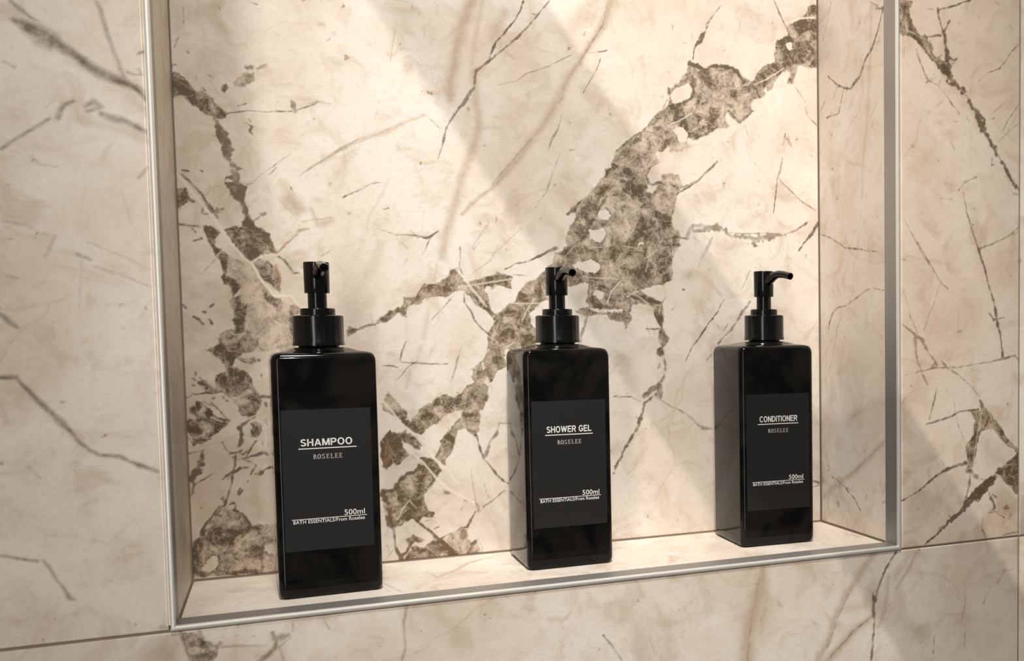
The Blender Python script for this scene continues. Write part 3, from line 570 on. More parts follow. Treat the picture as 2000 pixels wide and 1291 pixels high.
v 0.75 1 228.4,224.3,0.80 238.0,228.7,1.21 246.6,230.4,1.21 254.2,234.3,1.22 267.3,241.6,0.82
v 0.5 1 254.2,235.4,0.61 257.5,234.9,0.81
v 0.6 1 234.6,220.1,0.81 246.3,219.2,0.81
v 0.6 1 202.8,201.9,1.59 206.8,195.6,1.59
s 0.375 1 174.8,214.1,0.78 176.0,223.4,0.78 179.3,233.7,0.78
v 0.7 1 152.7,167.9,1.17 149.6,160.8,1.16 147.4,153.7,0.78
v 0.5 1 194.7,166.3,0.60 190.3,152.8,0.79 184.8,137.3,0.40
s 0.375 1 157.3,154.5,1.95 151.8,136.1,1.95
s 0.438 1 163.4,163.7,3.13 160.2,153.4,3.13
s 0.375 1 170.2,193.5,3.13 165.6,170.8,3.13
v 0.5 1 210.1,245.9,0.59 204.8,239.5,0.59
v 0.35 1 223.6,242.1,0.40 218.1,231.4,0.60 201.2,218.6,0.40
s 0.375 1 136.5,241.8,3.82 132.3,227.6,6.10 125.3,217.5,6.09
v 0.3 1 155.5,231.1,0.77 152.5,226.0,0.77
v 0.35 1 150.1,244.2,0.58 155.7,238.2,0.58
d 0.5 1 219.6,210.4,3.20 224.9,213.6,3.21
p 0.55 1 284.3,190.4 288.4,194.2 294.3,194.7 300.3,191.3 311.3,190.4 310.4,196.2 304.3,192.3 297.4,200.0 293.5,201.0 294.6,207.8 289.8,215.4 274.9,209.5 275.7,243.9 367.3,246.3 368.0,219.4 360.4,213.3 347.7,211.2 339.3,208.1 351.8,201.3 359.1,197.3 359.0,190.3 361.0,185.3 358.2,177.4 356.7,179.4 352.6,190.3 352.7,196.3 344.3,196.3 339.2,198.3 334.0,197.3 330.7,190.3 333.7,184.4 327.4,176.6 325.4,182.5 314.2,182.5 311.3,188.4 298.2,188.4 287.3,188.4
h 0 0.6 281.2,228.7 298.1,233.9 306.0,229.2 305.9,224.3 300.9,221.4 292.9,223.2
h 0 0.5 274.9,208.5 289.8,215.4 296.7,213.6 294.5,202.0 292.4,196.2 286.3,192.3 274.6,192.3
h 0 1 299.6,208.8 306.6,208.8 309.6,205.9 307.5,201.1 302.5,201.0 298.5,203.9
h 0 0.6 339.4,209.1 360.4,213.3 363.4,204.3 358.0,198.3 351.8,201.3 343.5,206.2
h 0 1 311.3,192.3 322.6,194.3 328.7,192.3 322.5,189.4 312.3,190.4
p 0.75 1 352.7,197.3 358.0,195.3 358.9,186.3 356.7,180.4 353.6,184.4 352.1,190.3
v 0.7 1 359.1,196.3,1.72 360.5,186.3,1.72
p 0.5 1 355.5,174.4 360.8,173.3 365.0,168.3 363.8,163.3 358.5,161.3 355.4,166.4
p 0.6 1 353.1,156.4 356.3,159.4 359.5,157.3 358.3,153.3 354.1,154.4
v 0.8 1 332.0,204.1,2.96 343.4,201.2,3.41 351.7,199.3,2.14 359.1,198.3,1.72 362.4,202.3,0.64
v 0.7 1 359.1,198.3,1.72 358.4,186.3,1.72 357.7,176.4,1.72 357.0,170.4,1.29
d 0.7 1 356.9,160.4,1.29 359.9,154.3,1.73 360.9,146.2,1.73 361.3,140.2,2.16 359.1,134.2,2.60 354.7,129.3,2.59 348.3,125.5,5.17 342.9,119.7,3.87
d 0.5 1 356.9,132.3,1.73 356.2,121.2,4.33
v 0.8 1 357.7,176.4,0.86 351.3,176.1,0.86 345.0,176.4,1.28
v 0.4 1 345.1,178.4,0.86 348.1,172.4,0.86
d 0.55 1 294.2,187.4,1.25 292.0,178.7,1.67 287.8,167.2,3.33
v 0.75 1 408.3,189.3,0.88 401.0,181.2,0.88 393.1,170.0,0.88 385.3,159.9,0.87 379.7,148.9,0.65
v 0.7 1 403.9,154.6,0.88 399.4,149.5,0.88
v 0.6 1 367.5,191.8,0.86 370.8,195.4,0.86
v 0.6 1 378.5,209.5,1.30 379.6,209.0,1.30
v 0.6 1 315.0,120.6,0.42 331.5,119.8,0.86 333.5,118.5,0.86
v 0.4 1 402.0,246.2,0.87 396.4,238.0,0.87 394.1,233.9,1.30
v 0.6 1 310.4,195.2,3.36 314.4,194.3,3.36
l 0.7 1 328.9,203.1,1.27 335.2,207.1,1.27 339.3,208.1,0.85
g 0.7 1 378.8,223.5 384.2,225.6 388.5,221.7 383.0,217.6 377.6,217.5
g 0.3 1 314.2,182.5 334.7,182.4 332.4,170.6 317.9,164.8
g 0.4 1 383.4,173.1 391.0,174.1 394.2,170.0 387.6,167.0
d 0.75 1 352.2,121.2,2.59 342.4,114.2,2.15 338.3,101.5,3.44 336.3,94.3,2.58 326.5,80.1,1.50 318.6,66.0,1.71 314.7,57.1,2.14
v 0.6 1 316.0,121.5,0.64 331.0,120.1,0.86 338.6,115.3,0.86
v 0.4 1 352.2,119.4,0.86 367.7,109.6,1.31 379.5,103.5,1.32 391.3,93.6,1.77 403.5,89.3,1.78
d 0.5 1 354.3,128.5,3.02 356.1,121.1,3.46
d 0.4 1 358.0,174.4,4.30 360.7,163.4,5.18
p 0.5 1 352.9,159.8 358.7,161.6 359.6,154.2 354.7,153.4
d 0.6 1 388.8,259.3,2.59 406.9,262.5,4.36 414.5,261.9,6.12 422.2,256.9,2.64 437.8,255.6,3.54 447.7,253.2,7.11 455.7,257.0,5.35 469.8,258.3,3.59 476.0,259.4,2.25
v 0.6 1 422.2,259.0,0.88 439.8,258.3,0.89 457.8,259.8,0.89
d 0.7 1 478.0,260.4,1.35 486.2,262.5,1.36 491.4,267.2,1.36 497.7,270.2,1.36
v 0.8 1 508.1,269.6,3.19 502.8,261.2,3.19 497.5,255.5,1.82 489.2,245.2,0.91
r 0.5 1 387.8,254.1,1.30 393.4,250.7,1.30
v 0.3 1 404.8,251.9,1.74 398.9,240.4,1.74 393.1,229.8,1.30
v 0.8 1 468.4,306.9,0.89 466.2,290.6,0.89 464.0,277.1,0.67
v 0.7 1 473.6,326.9,0.67 469.4,308.8,0.89
v 0.65 1 469.4,307.9,0.67 480.4,298.5,0.90 490.6,289.9,0.90 506.1,281.5,1.14
v 0.1 1 438.4,300.0,0.22 438.4,299.8,0.22
v 0.6 1 379.1,295.3,1.07 394.2,303.0,1.08
d 0.6 1 441.0,200.1,1.78 434.6,191.8,2.23 428.8,182.5,1.78 418.6,172.2,2.21 411.7,165.1,1.77 410.6,163.1,1.77
v 0.75 1 415.6,201.0,0.88 409.9,190.7,0.88 400.9,180.6,0.88 389.6,164.4,0.66
v 0.6 1 419.2,180.5,0.89 414.7,173.3,1.33
v 0.5 1 440.8,227.0,0.67 432.6,210.4,0.44
r 0.4 1 408.6,179.5,0.88 413.6,174.8,0.88
v 0.5 1 403.8,153.9,1.32 399.3,149.9,0.66
g 0.35 1 493.3,213.0 505.3,213.2 510.1,208.9 502.8,204.6 493.2,208.8
g 0.35 1 474.0,189.7 481.1,189.7 488.2,184.4 481.0,182.3
v 0.5 1 388.6,95.3,2.20 394.2,90.8,1.77 402.2,89.9,1.33
v 0.8 1 500.3,38.3,1.40 505.3,36.8,2.34 509.7,35.4,2.35
v 0.7 1 500.9,32.6,0.93 509.1,33.2,1.41
''',
 'right': '''
v 0.75 1 110.2,395.9,1.10 93.8,385.1,1.30 83.1,380.1,1.29 71.0,376.6,1.69 55.6,383.3,2.91 47.3,394.7,1.65 35.9,401.7,2.03 26.3,413.9,2.01 23.1,421.1,2.40 16.9,430.6,1.98
v 0.6 1 92.0,383.8,0.86 101.2,374.4,0.66
v 0.7 1 83.2,379.3,0.86 86.8,369.6,1.08 92.3,360.3,1.08 112.5,360.7,0.89
v 0.5 1 93.8,383.4,0.87 97.6,375.4,0.87
s 0.42 1 37.2,434.9,2.43 39.2,391.0,3.27 44.5,342.4,3.31 51.4,310.0,3.35 53.4,283.2,2.53
d 0.6 1 29.3,430.9,1.61 20.0,427.5,1.59
v 0.5 1 38.8,438.6,1.22 27.7,432.1,1.20
v 0.6 1 116.1,375.8,0.89 123.8,368.4,0.89
v 0.4 1 103.7,457.7,1.30 119.1,428.4,1.32
v 0.4 1 101.6,346.2,0.66 109.1,340.4,0.66
v 0.4 1 26.8,358.7,0.41 39.6,346.4,0.62
v 0.8 1 124.4,260.1,0.91 102.9,253.6,1.11 92.0,249.0,1.10 81.3,244.6,1.31 53.8,240.6,1.06 27.8,236.5,0.62
v 0.35 1 55.1,276.6,0.42 58.8,242.7,0.64
v 0.3 1 93.7,390.3,0.43 75.9,396.6,0.42
v 0.75 1 16.6,204.9,0.61 35.0,207.6,0.63 45.3,207.2,0.84 63.2,200.7,0.86 81.7,194.8,0.88 97.0,193.4,0.89 104.9,188.9,1.80 111.0,179.4,1.36 113.9,171.7,0.46
v 0.4 1 89.3,190.4,0.66 99.3,165.8,0.67 111.6,136.7,0.68
v 0.35 1 57.2,253.2,0.42 62.8,233.6,0.43
v 0.4 1 21.4,230.5,0.41 18.1,226.8,0.82
s 0.66 1 15.9,84.4,4.16 36.2,71.8,4.26 61.1,56.3,5.26 79.7,46.6,4.48 111.1,31.1,5.56 123.4,23.5,4.69
v 0.4 1 19.2,83.2,0.63 43.2,68.4,0.64 79.7,46.6,0.90
v 0.75 1 101.0,43.1,0.92 83.6,36.6,0.90 68.7,29.1,1.11 57.8,20.3,0.88
v 0.7 1 83.6,37.6,0.90 70.5,34.5,0.89
v 0.7 1 22.9,32.1,0.63 14.6,33.8,0.84
v 0.4 1 46.9,43.1,0.65 48.8,30.0,0.65
''',
 'fr': '''
p 0.6 1 510.6,428.9 527.7,431.0 525.8,427.6 521.9,423.9 522.9,417.7 525.7,411.7 529.6,407.4 533.4,403.8 536.3,405.7 539.2,404.4 540.2,400.5 544.1,397.7 545.0,389.8 549.9,388.7 552.9,386.6 558.8,387.2 561.8,383.4 561.8,377.7 558.8,375.0 550.9,378.3 547.0,383.6 541.1,386.2 536.3,392.1 531.5,397.2 525.7,401.4 519.0,403.0 510.5,402.9
p 0.7 1 511.5,414.8 520.0,416.6 525.7,410.9 527.6,402.4 521.9,404.1 511.4,408.5
v 0.7 1 514.3,424.6,1.17 523.8,414.7,1.57 521.9,404.1,1.58 529.5,401.0,3.16 536.3,394.5,2.38 543.1,386.4,2.39
l 0.7 1 519.0,410.9,1.18 520.0,406.3,1.18 527.6,404.8,1.18
d 0.8 1 547.0,383.6,3.20 556.9,378.1,6.44 561.8,372.8,6.46 570.8,366.3,4.06 576.9,360.3,2.85 582.0,353.3,3.27 586.1,347.9,5.74 590.2,341.6,5.76 595.3,332.8,4.13
p 0.9 1 550.9,382.3 558.8,384.7 562.8,378.6 558.8,375.0
s 0.49 1 553.9,376.2,4.02 562.8,368.1,5.66 572.8,363.2,3.25
s 0.28 1 572.8,355.0,4.07 583.0,349.3,4.09 589.2,334.1,4.11
d 0.85 1 548.0,427.9,1.19 549.0,421.6,1.59 552.9,413.2,2.00 553.9,409.3,2.40 554.9,407.0,3.20 556.4,400.7,3.61 556.9,394.2,3.21 557.4,389.4,2.41 557.8,386.3,2.41
v 0.85 1 550.0,426.1,1.19 558.9,428.8,1.40 566.8,431.7,1.20 572.8,434.9,1.21 579.9,437.0,1.21
v 0.6 1 539.3,425.2,1.19 543.1,425.5,1.19
v 0.8 1 538.2,403.5,1.99 545.1,405.1,1.59 551.9,406.6,1.60
v 0.75 1 554.9,409.4,1.20 557.4,414.5,1.00 558.9,417.1,2.00 560.3,418.9,2.40
v 0.75 1 558.8,391.2,2.01 562.8,387.6,1.21 566.8,389.6,1.21 562.8,385.1,1.21
d 0.5 1 541.2,400.6,3.98 542.1,394.3,3.19 546.0,388.3,2.40
v 0.6 1 548.0,388.5,0.80 551.9,390.5,1.20
v 0.6 1 530.5,386.7,0.99 533.3,380.6,0.99 535.3,376.0,1.19 540.1,370.0,1.60 537.2,367.4,0.80
v 0.55 1 541.1,369.3,1.20 548.9,366.8,1.00 558.8,357.9,1.01 562.8,352.6,1.01 569.8,345.8,0.81
v 0.6 1 541.6,370.6,0.80 545.0,375.3,0.80
v 0.5 1 542.1,369.4,0.80 547.0,373.9,0.80
v 0.5 1 548.9,367.6,0.60 551.9,372.7,0.60
v 0.3 1 558.8,360.4,0.61 562.8,362.4,0.61
v 0.4 1 575.9,344.6,0.82 579.4,340.0,0.82
v 0.3 1 528.6,392.9,1.58 530.5,386.7,1.19
v 0.6 1 628.1,407.4,0.83 619.1,398.2,1.03 612.9,390.0,1.03 608.7,385.5,1.03 598.3,382.0,0.62 588.1,373.6,0.41
v 0.45 1 629.4,359.7,0.63 622.5,349.9,0.83 618.3,345.4,1.25 613.0,335.8,0.83
v 0.6 1 600.5,344.0,0.83 603.6,345.1,1.24
v 0.3 1 619.3,364.7,0.42 614.0,358.4,0.62 599.4,348.1,0.41
v 0.5 1 587.0,426.8,0.61 589.5,423.8,0.81
s 0.42 1 619.1,422.3,2.06 622.2,418.5,1.65
v 0.3 1 516.2,403.5,0.79 517.1,387.0,0.79
v 0.3 1 568.8,401.2,0.40 574.8,404.2,0.40
v 0.4 1 604.4,438.7,1.23 609.6,436.1,0.82
v 0.3 1 566.8,339.8,1.22 562.8,340.3,0.81
v 0.2 1 546.0,348.0,0.80 554.9,356.0,0.81 539.1,345.8,0.40
d 0.8 1 587.0,347.9,4.92 593.2,336.8,3.30 603.6,320.9,3.32 614.1,308.1,3.34 620.5,296.7,2.52 631.2,286.2,2.11
v 0.7 1 605.6,322.7,1.25 606.7,317.7,1.25
v 0.6 1 601.5,312.4,1.25 601.5,307.4,2.08 604.6,307.6,0.83
v 0.55 1 586.0,296.5,1.24 574.8,291.8,1.23 568.7,285.7,1.64
v 0.65 1 572.8,284.2,0.62 576.8,267.8,1.03 585.1,244.8,1.25 593.4,224.8,1.25
r 0.5 1 550.7,278.3,1.22 561.7,277.9,1.23
v 0.4 1 623.7,285.0,2.11 632.3,283.7,1.69
v 0.6 1 631.3,258.0,1.27 622.7,252.6,1.27 610.0,245.5,0.84 589.2,238.2,0.83
v 0.5 1 517.5,259.0,0.40 527.1,243.1,0.81 540.7,223.8,1.02
v 0.4 1 560.7,323.8,0.61 564.7,316.7,0.61
v 0.4 1 548.8,307.6,1.21 549.2,306.8,1.21
v 0.3 1 616.1,333.5,0.63 626.6,349.4,0.63
v 0.4 1 634.1,348.3,0.63 607.7,326.2,0.62
v 0.6 1 522.8,249.9,0.80 533.1,236.4,1.01 541.4,224.4,1.02 551.8,210.6,0.82 558.2,205.5,0.82
v 0.75 1 581.8,253.5,1.24 586.2,243.0,1.46 595.0,221.9,1.47 599.4,205.8,1.47 605.0,191.5,2.11 607.3,178.9,2.54 610.6,168.0,2.13 612.9,149.8,1.71
v 0.7 1 599.5,186.1,0.84 603.9,180.7,2.11 615.1,182.5,0.64
v 0.5 1 588.4,238.6,0.83 610.4,246.4,0.63 628.4,253.2,0.85
v 0.6 1 514.4,177.5,0.81 524.7,170.5,2.04 532.9,165.2,3.27 539.2,154.6,1.64 545.4,147.5,1.65 547.5,143.9,1.24
v 0.5 1 526.7,165.3,3.26 528.7,147.8,1.64 532.9,139.0,1.64 538.1,128.4,1.24
v 0.4 1 516.6,201.6,0.40 522.6,182.7,0.81 528.8,170.5,0.82
v 0.5 1 540.3,186.1,0.61 535.0,172.2,0.82
v 0.35 1 550.8,208.9,0.41 539.2,182.6,0.41
v 0.6 1 551.8,147.4,1.24 558.2,141.1,1.25 568.9,135.5,1.25 581.9,125.3,0.42 590.7,116.0,0.64
v 0.6 1 518.4,137.6,0.41 545.4,142.2,1.03 566.7,141.8,0.63 597.3,145.6,0.85 613.0,148.0,1.71 626.5,150.5,1.72 631.1,144.0,1.29
d 0.4 1 545.4,147.5,2.06 541.2,140.6,1.24
v 0.3 1 568.9,187.9,0.42 567.8,170.2,0.42
v 0.65 1 547.5,125.4,0.83 543.3,112.3,1.24 540.1,101.0,0.83
v 0.75 1 536.9,96.7,0.83 549.6,99.7,1.67 562.4,102.7,1.68 571.1,105.9,1.26 588.5,107.0,1.27
v 0.4 1 563.5,115.1,0.42 566.7,98.9,0.63 575.4,78.8,0.63
v 0.35 1 551.7,67.5,0.42 554.9,58.4,0.42
p 0.55 1 588.5,116.0 597.4,106.7 610.9,91.5 622.3,78.1 631.5,70.2 629.2,66.6 613.2,80.4 601.9,91.9 590.8,88.8 586.4,74.5 584.2,63.8 582.0,54.9 575.4,55.3 577.6,62.4 575.4,77.0 584.2,87.3 584.2,98.2 579.8,105.6 590.8,106.9
p 0.5 1 586.3,103.5 597.4,104.9 608.6,91.6 593.0,88.7 584.2,92.8
l 0.6 1 591.9,105.1,1.27 586.4,81.8,1.27 582.0,56.7,1.28
g 0.25 1 588.6,81.7 597.4,84.9 610.9,78.7 624.6,65.1 608.7,56.8 595.3,57.7
v 0.8 1 513.9,36.5,1.24 528.5,42.4,1.25 545.3,53.7,1.67 558.1,60.0,2.10 575.4,62.5,2.97
v 0.7 1 579.8,55.0,0.85 579.8,44.1,1.28 575.4,33.6,0.85
p 0.85 1 631.4,72.1 635.6,70.0 635.8,34.6 627.0,33.4 617.8,43.3 608.7,49.5 597.5,41.1 588.7,32.6 575.4,31.8 595.3,48.5 611.0,54.8 622.3,59.6
l 0.8 1 579.8,53.2,1.28 597.5,55.7,1.72 611.0,49.3,2.16 620.1,37.6,1.74 631.6,29.3,1.75
v 0.6 1 579.8,56.8,2.55 586.4,50.9,3.41
d 0.85 1 631.5,68.4,2.61 611.0,54.8,3.88 590.9,39.7,6.85 577.6,29.8,4.26 568.9,21.4,2.12
d 0.9 1 629.4,67.4,2.61 606.9,51.8,3.45 594.2,39.7,6.01 580.1,30.4,6.83 567.8,21.1,2.97 561.6,17.8,3.39 549.4,8.6,1.69 535.9,-0.9,1.26
p 0.9 1 611.7,52.8 624.6,61.1 631.0,67.3 631.1,46.2 626.3,37.4 618.2,44.5
v 0.85 1 599.0,36.7,1.29 600.6,32.7,3.45 603.8,28.6,2.16 605.4,23.2,1.30 599.0,19.8,0.86
v 0.8 1 602.2,35.2,2.59 607.0,32.2,2.16
v 0.6 1 615.0,22.5,3.47 618.2,22.9,3.48
v 0.7 1 600.6,19.7,0.86 605.4,20.6,0.86 615.0,14.6,0.87
v 0.5 1 620.7,12.8,1.31 621.5,16.7,1.31
v 0.75 1 592.7,15.8,1.29 591.9,7.4,0.86 596.7,-0.8,1.08
v 0.7 1 613.5,-0.4,0.87 621.5,0.9,0.87 631.3,1.3,1.32
v 0.8 1 558.6,21.8,0.85 561.6,16.5,1.27
v 0.6 1 549.4,11.1,1.69 554.0,13.3,1.69
g 0.5 1 600.6,39.2 618.2,40.6 631.2,30.4 629.6,17.3 615.0,13.3 605.4,24.5
g 0.45 1 530.1,46.8 552.5,36.3 546.4,24.1 525.5,5.7 516.7,14.0 519.7,38.8
g 0.3 1 516.9,73.8 528.6,70.7 531.6,60.5 519.8,56.2
s 0.56 1 539.0,60.0,2.50 540.5,53.6,1.67
v 0.6 1 579.3,49.7,0.85 577.0,37.0,0.85 575.5,34.6,1.70
v 0.5 1 589.5,41.3,0.86 597.4,48.5,0.86 586.4,49.3,0.64
l 0.8 1 621.4,40.3,1.74 626.3,32.1,1.74 631.2,30.4,1.75
''',
 'fl': '''
e 0.8 1 -62.4,347.8,2.78 -57.0,345.1,6.15 -52.5,342.4,7.86 -47.1,339.7,9.58 -41.6,336.0,5.10 -35.2,331.7,4.55 -29.7,327.3,4.58 -23.2,322.9,5.18 -17.5,320.7,5.20 -10.7,318.5,4.06 -5.0,315.1,2.92 -0.2,309.9,2.93
e 0.6 1 -50.9,338.2,6.75 -46.3,335.5,4.52
e 0.6 1 -62.8,357.3,2.22 -58.5,353.6,1.67 -51.4,347.9,0.84
e 0.5 1 -22.6,362.3,2.00 -20.1,352.6,2.29 -17.6,341.8,2.01 -14.1,331.1,2.02 -10.7,319.1,2.32
s 0.48 1 -9.9,315.8,8.72 -6.3,307.1,5.83 -0.5,303.1,4.69
e 0.5 1 -30.7,302.9,2.30 -26.7,306.5,3.45 -23.0,303.5,2.88 -29.9,300.7,2.30
e 0.6 1 -22.7,299.6,2.89 -17.4,297.2,4.06 -11.6,296.6,3.49 -2.9,291.6,2.93 -0.5,290.6,2.35
e 0.6 1 -35.8,305.8,1.71 -41.1,303.1,2.56 -44.2,296.3,2.56
e 0.55 1 -71.3,276.9,1.68 -62.4,284.0,1.69 -54.7,290.0,1.70 -48.0,294.9,1.70
s 0.36 1 -38.6,296.7,1.43 -39.8,288.9,1.43
e 0.35 1 -57.3,273.5,1.41 -53.8,269.3,0.85 -45.4,268.7,0.86
e 0.5 1 -9.5,324.8,1.16 -5.6,323.5,1.16 -1.7,323.3,0.88 -3.5,326.5,0.87
e 0.6 1 -4.9,317.4,1.46 -0.1,313.3,1.46
e 0.4 1 -6.0,264.2,1.47 -1.2,271.2,1.47
e 0.4 1 -67.9,324.6,1.11 -62.6,321.9,1.12
e 0.3 1 -72.6,237.3,1.13 -62.6,236.0,1.13 -51.7,229.7,1.14
e 0.25 1 -48.0,229.8,1.43 -51.1,222.0,1.15
s 0.24 1 -13.7,316.6,2.32 -10.4,302.3,2.91
s 0.36 1 -37.7,295.7,3.43 -18.6,292.7,4.06 -3.0,288.2,3.52
s 0.36 1 -68.4,353.5,5.54 -57.7,349.4,5.59
e 0.3 1 -53.1,218.4,1.72 -49.0,227.4,1.43
e 0.5 1 -38.0,219.9,1.74 -31.4,216.7,1.16
e 0.35 1 -30.5,213.3,1.17 -18.0,209.0,0.88 -1.4,201.2,0.60
e 0.3 1 -32.9,226.7,0.87 -17.6,220.4,0.59 -1.1,210.4,0.59
e 0.4 1 -71.2,207.1,1.42 -66.6,206.0,1.14
e 0.7 1 -75.3,185.7,2.27 -71.4,181.3,2.56 -67.8,177.9,1.14
e 0.75 1 -77.2,151.0,1.99 -70.0,150.3,2.58
e 0.7 1 -70.0,150.3,2.00 -65.6,144.0,2.01 -61.2,138.3,2.60 -56.7,133.7,2.90 -53.1,129.0,2.33 -49.5,124.9,4.08 -45.0,118.5,2.34 -41.4,112.6,1.76 -36.7,108.3,1.77 -31.0,104.6,1.48 -21.2,103.4,2.09 -17.4,100.3,1.50 -10.5,97.0,2.71 -3.5,93.6,1.82
l 0.5 1 -49.1,224.1,1.15 -43.9,214.2,1.44 -37.3,212.1,1.45 -43.3,181.7,0.58 -34.1,172.6,1.75 -19.7,166.7,1.18 -2.1,158.4,0.90
e 0.2 1 -36.1,218.8,0.58 -38.3,188.4,0.87
s 0.24 1 -58.5,200.6,4.01 -53.7,204.0,2.30
s 0.36 1 -75.7,145.5,2.85 -68.5,140.8,4.02
s 0.3 1 -42.7,220.9,4.61 -38.9,219.9,2.31
e 0.25 1 -66.5,100.4,1.45 -60.3,93.3,1.16
e 0.65 1 -81.6,50.9,1.15 -72.2,48.2,1.45 -64.5,46.3,1.46
e 0.6 1 -61.2,45.9,1.76 -57.1,38.4,1.47 -53.4,30.9,1.48 -49.8,23.4,2.37 -46.9,21.8,0.89
e 0.6 1 -37.3,107.8,0.88 -32.4,104.5,1.18 -21.3,102.7,1.79 -16.3,100.0,1.20 -10.2,96.6,2.71 -3.0,93.1,1.82
s 0.36 1 -3.4,-0.5,6.14 1.1,7.6,3.69
e 0.4 1 -4.4,0.9,2.46 -0.3,-0.9,1.85
s 0.18 1 -22.5,46.9,3.01 -20.7,41.8,2.41
s 0.18 1 -12.5,38.6,3.64 -8.5,33.3,3.05
''',
 'fb': '''
e 0.8 1 5.0,-4.1,1.85 7.9,-13.2,1.55 10.8,-22.1,2.49
e 0.7 1 14.7,-4.7,1.87 17.8,-10.8,0.94 24.2,-14.2,0.94 26.5,-13.2,1.88
e 0.5 1 24.2,-15.4,1.57 39.8,-16.9,0.95 51.1,-17.8,0.64
p 0.45 1 5.0,-4.1 11.4,-6.2 18.8,-12.2 26.4,-14.5 24.0,-20.4 21.7,-23.9 11.9,-22.5 9.9,-16.0
p 0.9 1 9.1,-10.2 11.8,-10.0 12.2,-12.5 9.5,-12.8
p 1 1 13.9,-12.1 16.6,-11.9 17.6,-14.5 15.4,-16.1
e 0.6 1 12.0,-18.7,1.87 22.9,-20.3,2.51
e 0.7 1 54.8,-10.6,1.60 55.8,-14.6,3.20 60.4,-13.9,3.85 64.0,-13.1,1.93
e 0.7 1 56.9,-16.0,2.56 55.6,-21.0,2.56 49.7,-25.3,3.19 46.2,-27.4,1.91
e 0.5 1 65.1,-14.5,0.97 57.9,-20.0,0.96 61.1,-29.5,0.97
e 0.4 1 66.5,-5.7,0.97 66.4,-10.8,0.97
e 0.5 1 84.2,-5.3,0.81 87.6,-12.3,0.82
e 0.45 1 134.2,-3.4,1.34 131.9,-15.3,1.34 132.7,-30.2,1.68 130.0,-39.1,1.35
g 0.6 1 -7.9,-6.1 2.7,-8.7 4.3,-21.4 -14.7,-18.7 -12.3,-10.4
e 0.5 1 0.7,-4.8,1.85 4.9,-5.3,1.24
s 0.48 1 45.2,-23.4,1.27 54.3,-24.7,0.96
s 0.48 1 110.5,-20.5,1.00 119.1,-23.0,1.00
v 0.4 1 34.4,-9.8,0.63 45.6,-11.6,0.64
s 0.88 1 391.2,-3.3,4.67 387.9,-18.6,7.01 382.3,-35.5,8.56 376.8,-54.3,9.34 376.6,-74.1,10.14
r 0.5 1 386.9,-12.6,0.78 383.5,-27.8,0.78 380.2,-41.0,0.78 376.6,-74.1,1.17
s 0.4 1 394.3,-13.4,2.34 392.0,-32.7,2.35 387.4,-55.6,3.13
v 0.65 1 265.1,-39.6,1.10 271.5,-47.7,1.10 278.8,-60.2,1.11
s 0.48 1 227.3,-23.8,2.14 238.9,-24.4,2.15
s 0.48 1 242.6,-20.4,2.16 235.2,-26.6,1.79
l 0.6 1 250.2,-46.7,0.72 251.1,-48.6,0.73
s 0.8 1 487.6,-3.0,4.09 474.7,-18.0,5.70 463.0,-33.0,5.68 451.4,-51.9,4.85 444.4,-71.2,4.04 435.3,-82.5,4.03
v 0.7 1 507.9,-4.0,1.65 498.3,-16.4,1.65 491.0,-32.1,2.06 486.7,-44.0,2.88 487.4,-56.4,2.06 484.8,-89.5,1.65
s 0.88 1 487.4,-52.3,4.12 469.7,-62.4,5.72 451.2,-78.2,5.68 444.3,-83.8,5.67
v 0.5 1 486.2,-53.2,1.24 467.4,-64.1,0.82 446.6,-81.7,1.01
v 0.8 1 486.3,-35.7,1.64 486.7,-48.1,3.29 487.4,-56.4,2.47
s 0.8 1 527.3,-6.9,2.09 519.9,-18.7,2.08 507.8,-34.0,1.66
s 0.64 1 500.6,-22.9,2.48 498.1,-49.5,3.31 490.9,-63.1,2.48
s 0.48 1 487.5,-29.7,8.22 481.5,-43.4,9.85 460.6,-44.9,6.50
v 0.35 1 444.4,-73.3,1.21 456.0,-48.4,0.81 467.6,-27.5,0.81
s 0.48 1 479.3,-30.8,3.27 493.4,-28.3,2.47
v 0.6 1 544.5,-76.3,0.85 543.3,-91.1,0.85
v 0.55 1 576.4,-48.2,0.65 573.8,-60.8,0.86 569.9,-71.1,0.65
v 0.5 1 575.1,-78.2,0.86 575.1,-89.0,0.86
v 0.45 1 601.2,-42.3,0.65 593.3,-56.6,1.30
r 0.35 1 617.1,-28.8,1.31 606.5,-42.9,1.75
s 0.64 1 402.7,-34.0,1.97 405.9,-36.3,1.58
v 0.2 1 300.1,-46.0,1.49 303.8,-59.6,1.12
r 0.5 1 387.6,-42.9,1.17 388.6,-45.0,1.17
s 0.32 1 507.8,-34.0,5.81 517.4,-64.4,8.38
g 0.3 1 522.3,-60.8 544.6,-67.8 542.0,-84.5 517.3,-76.9
''',
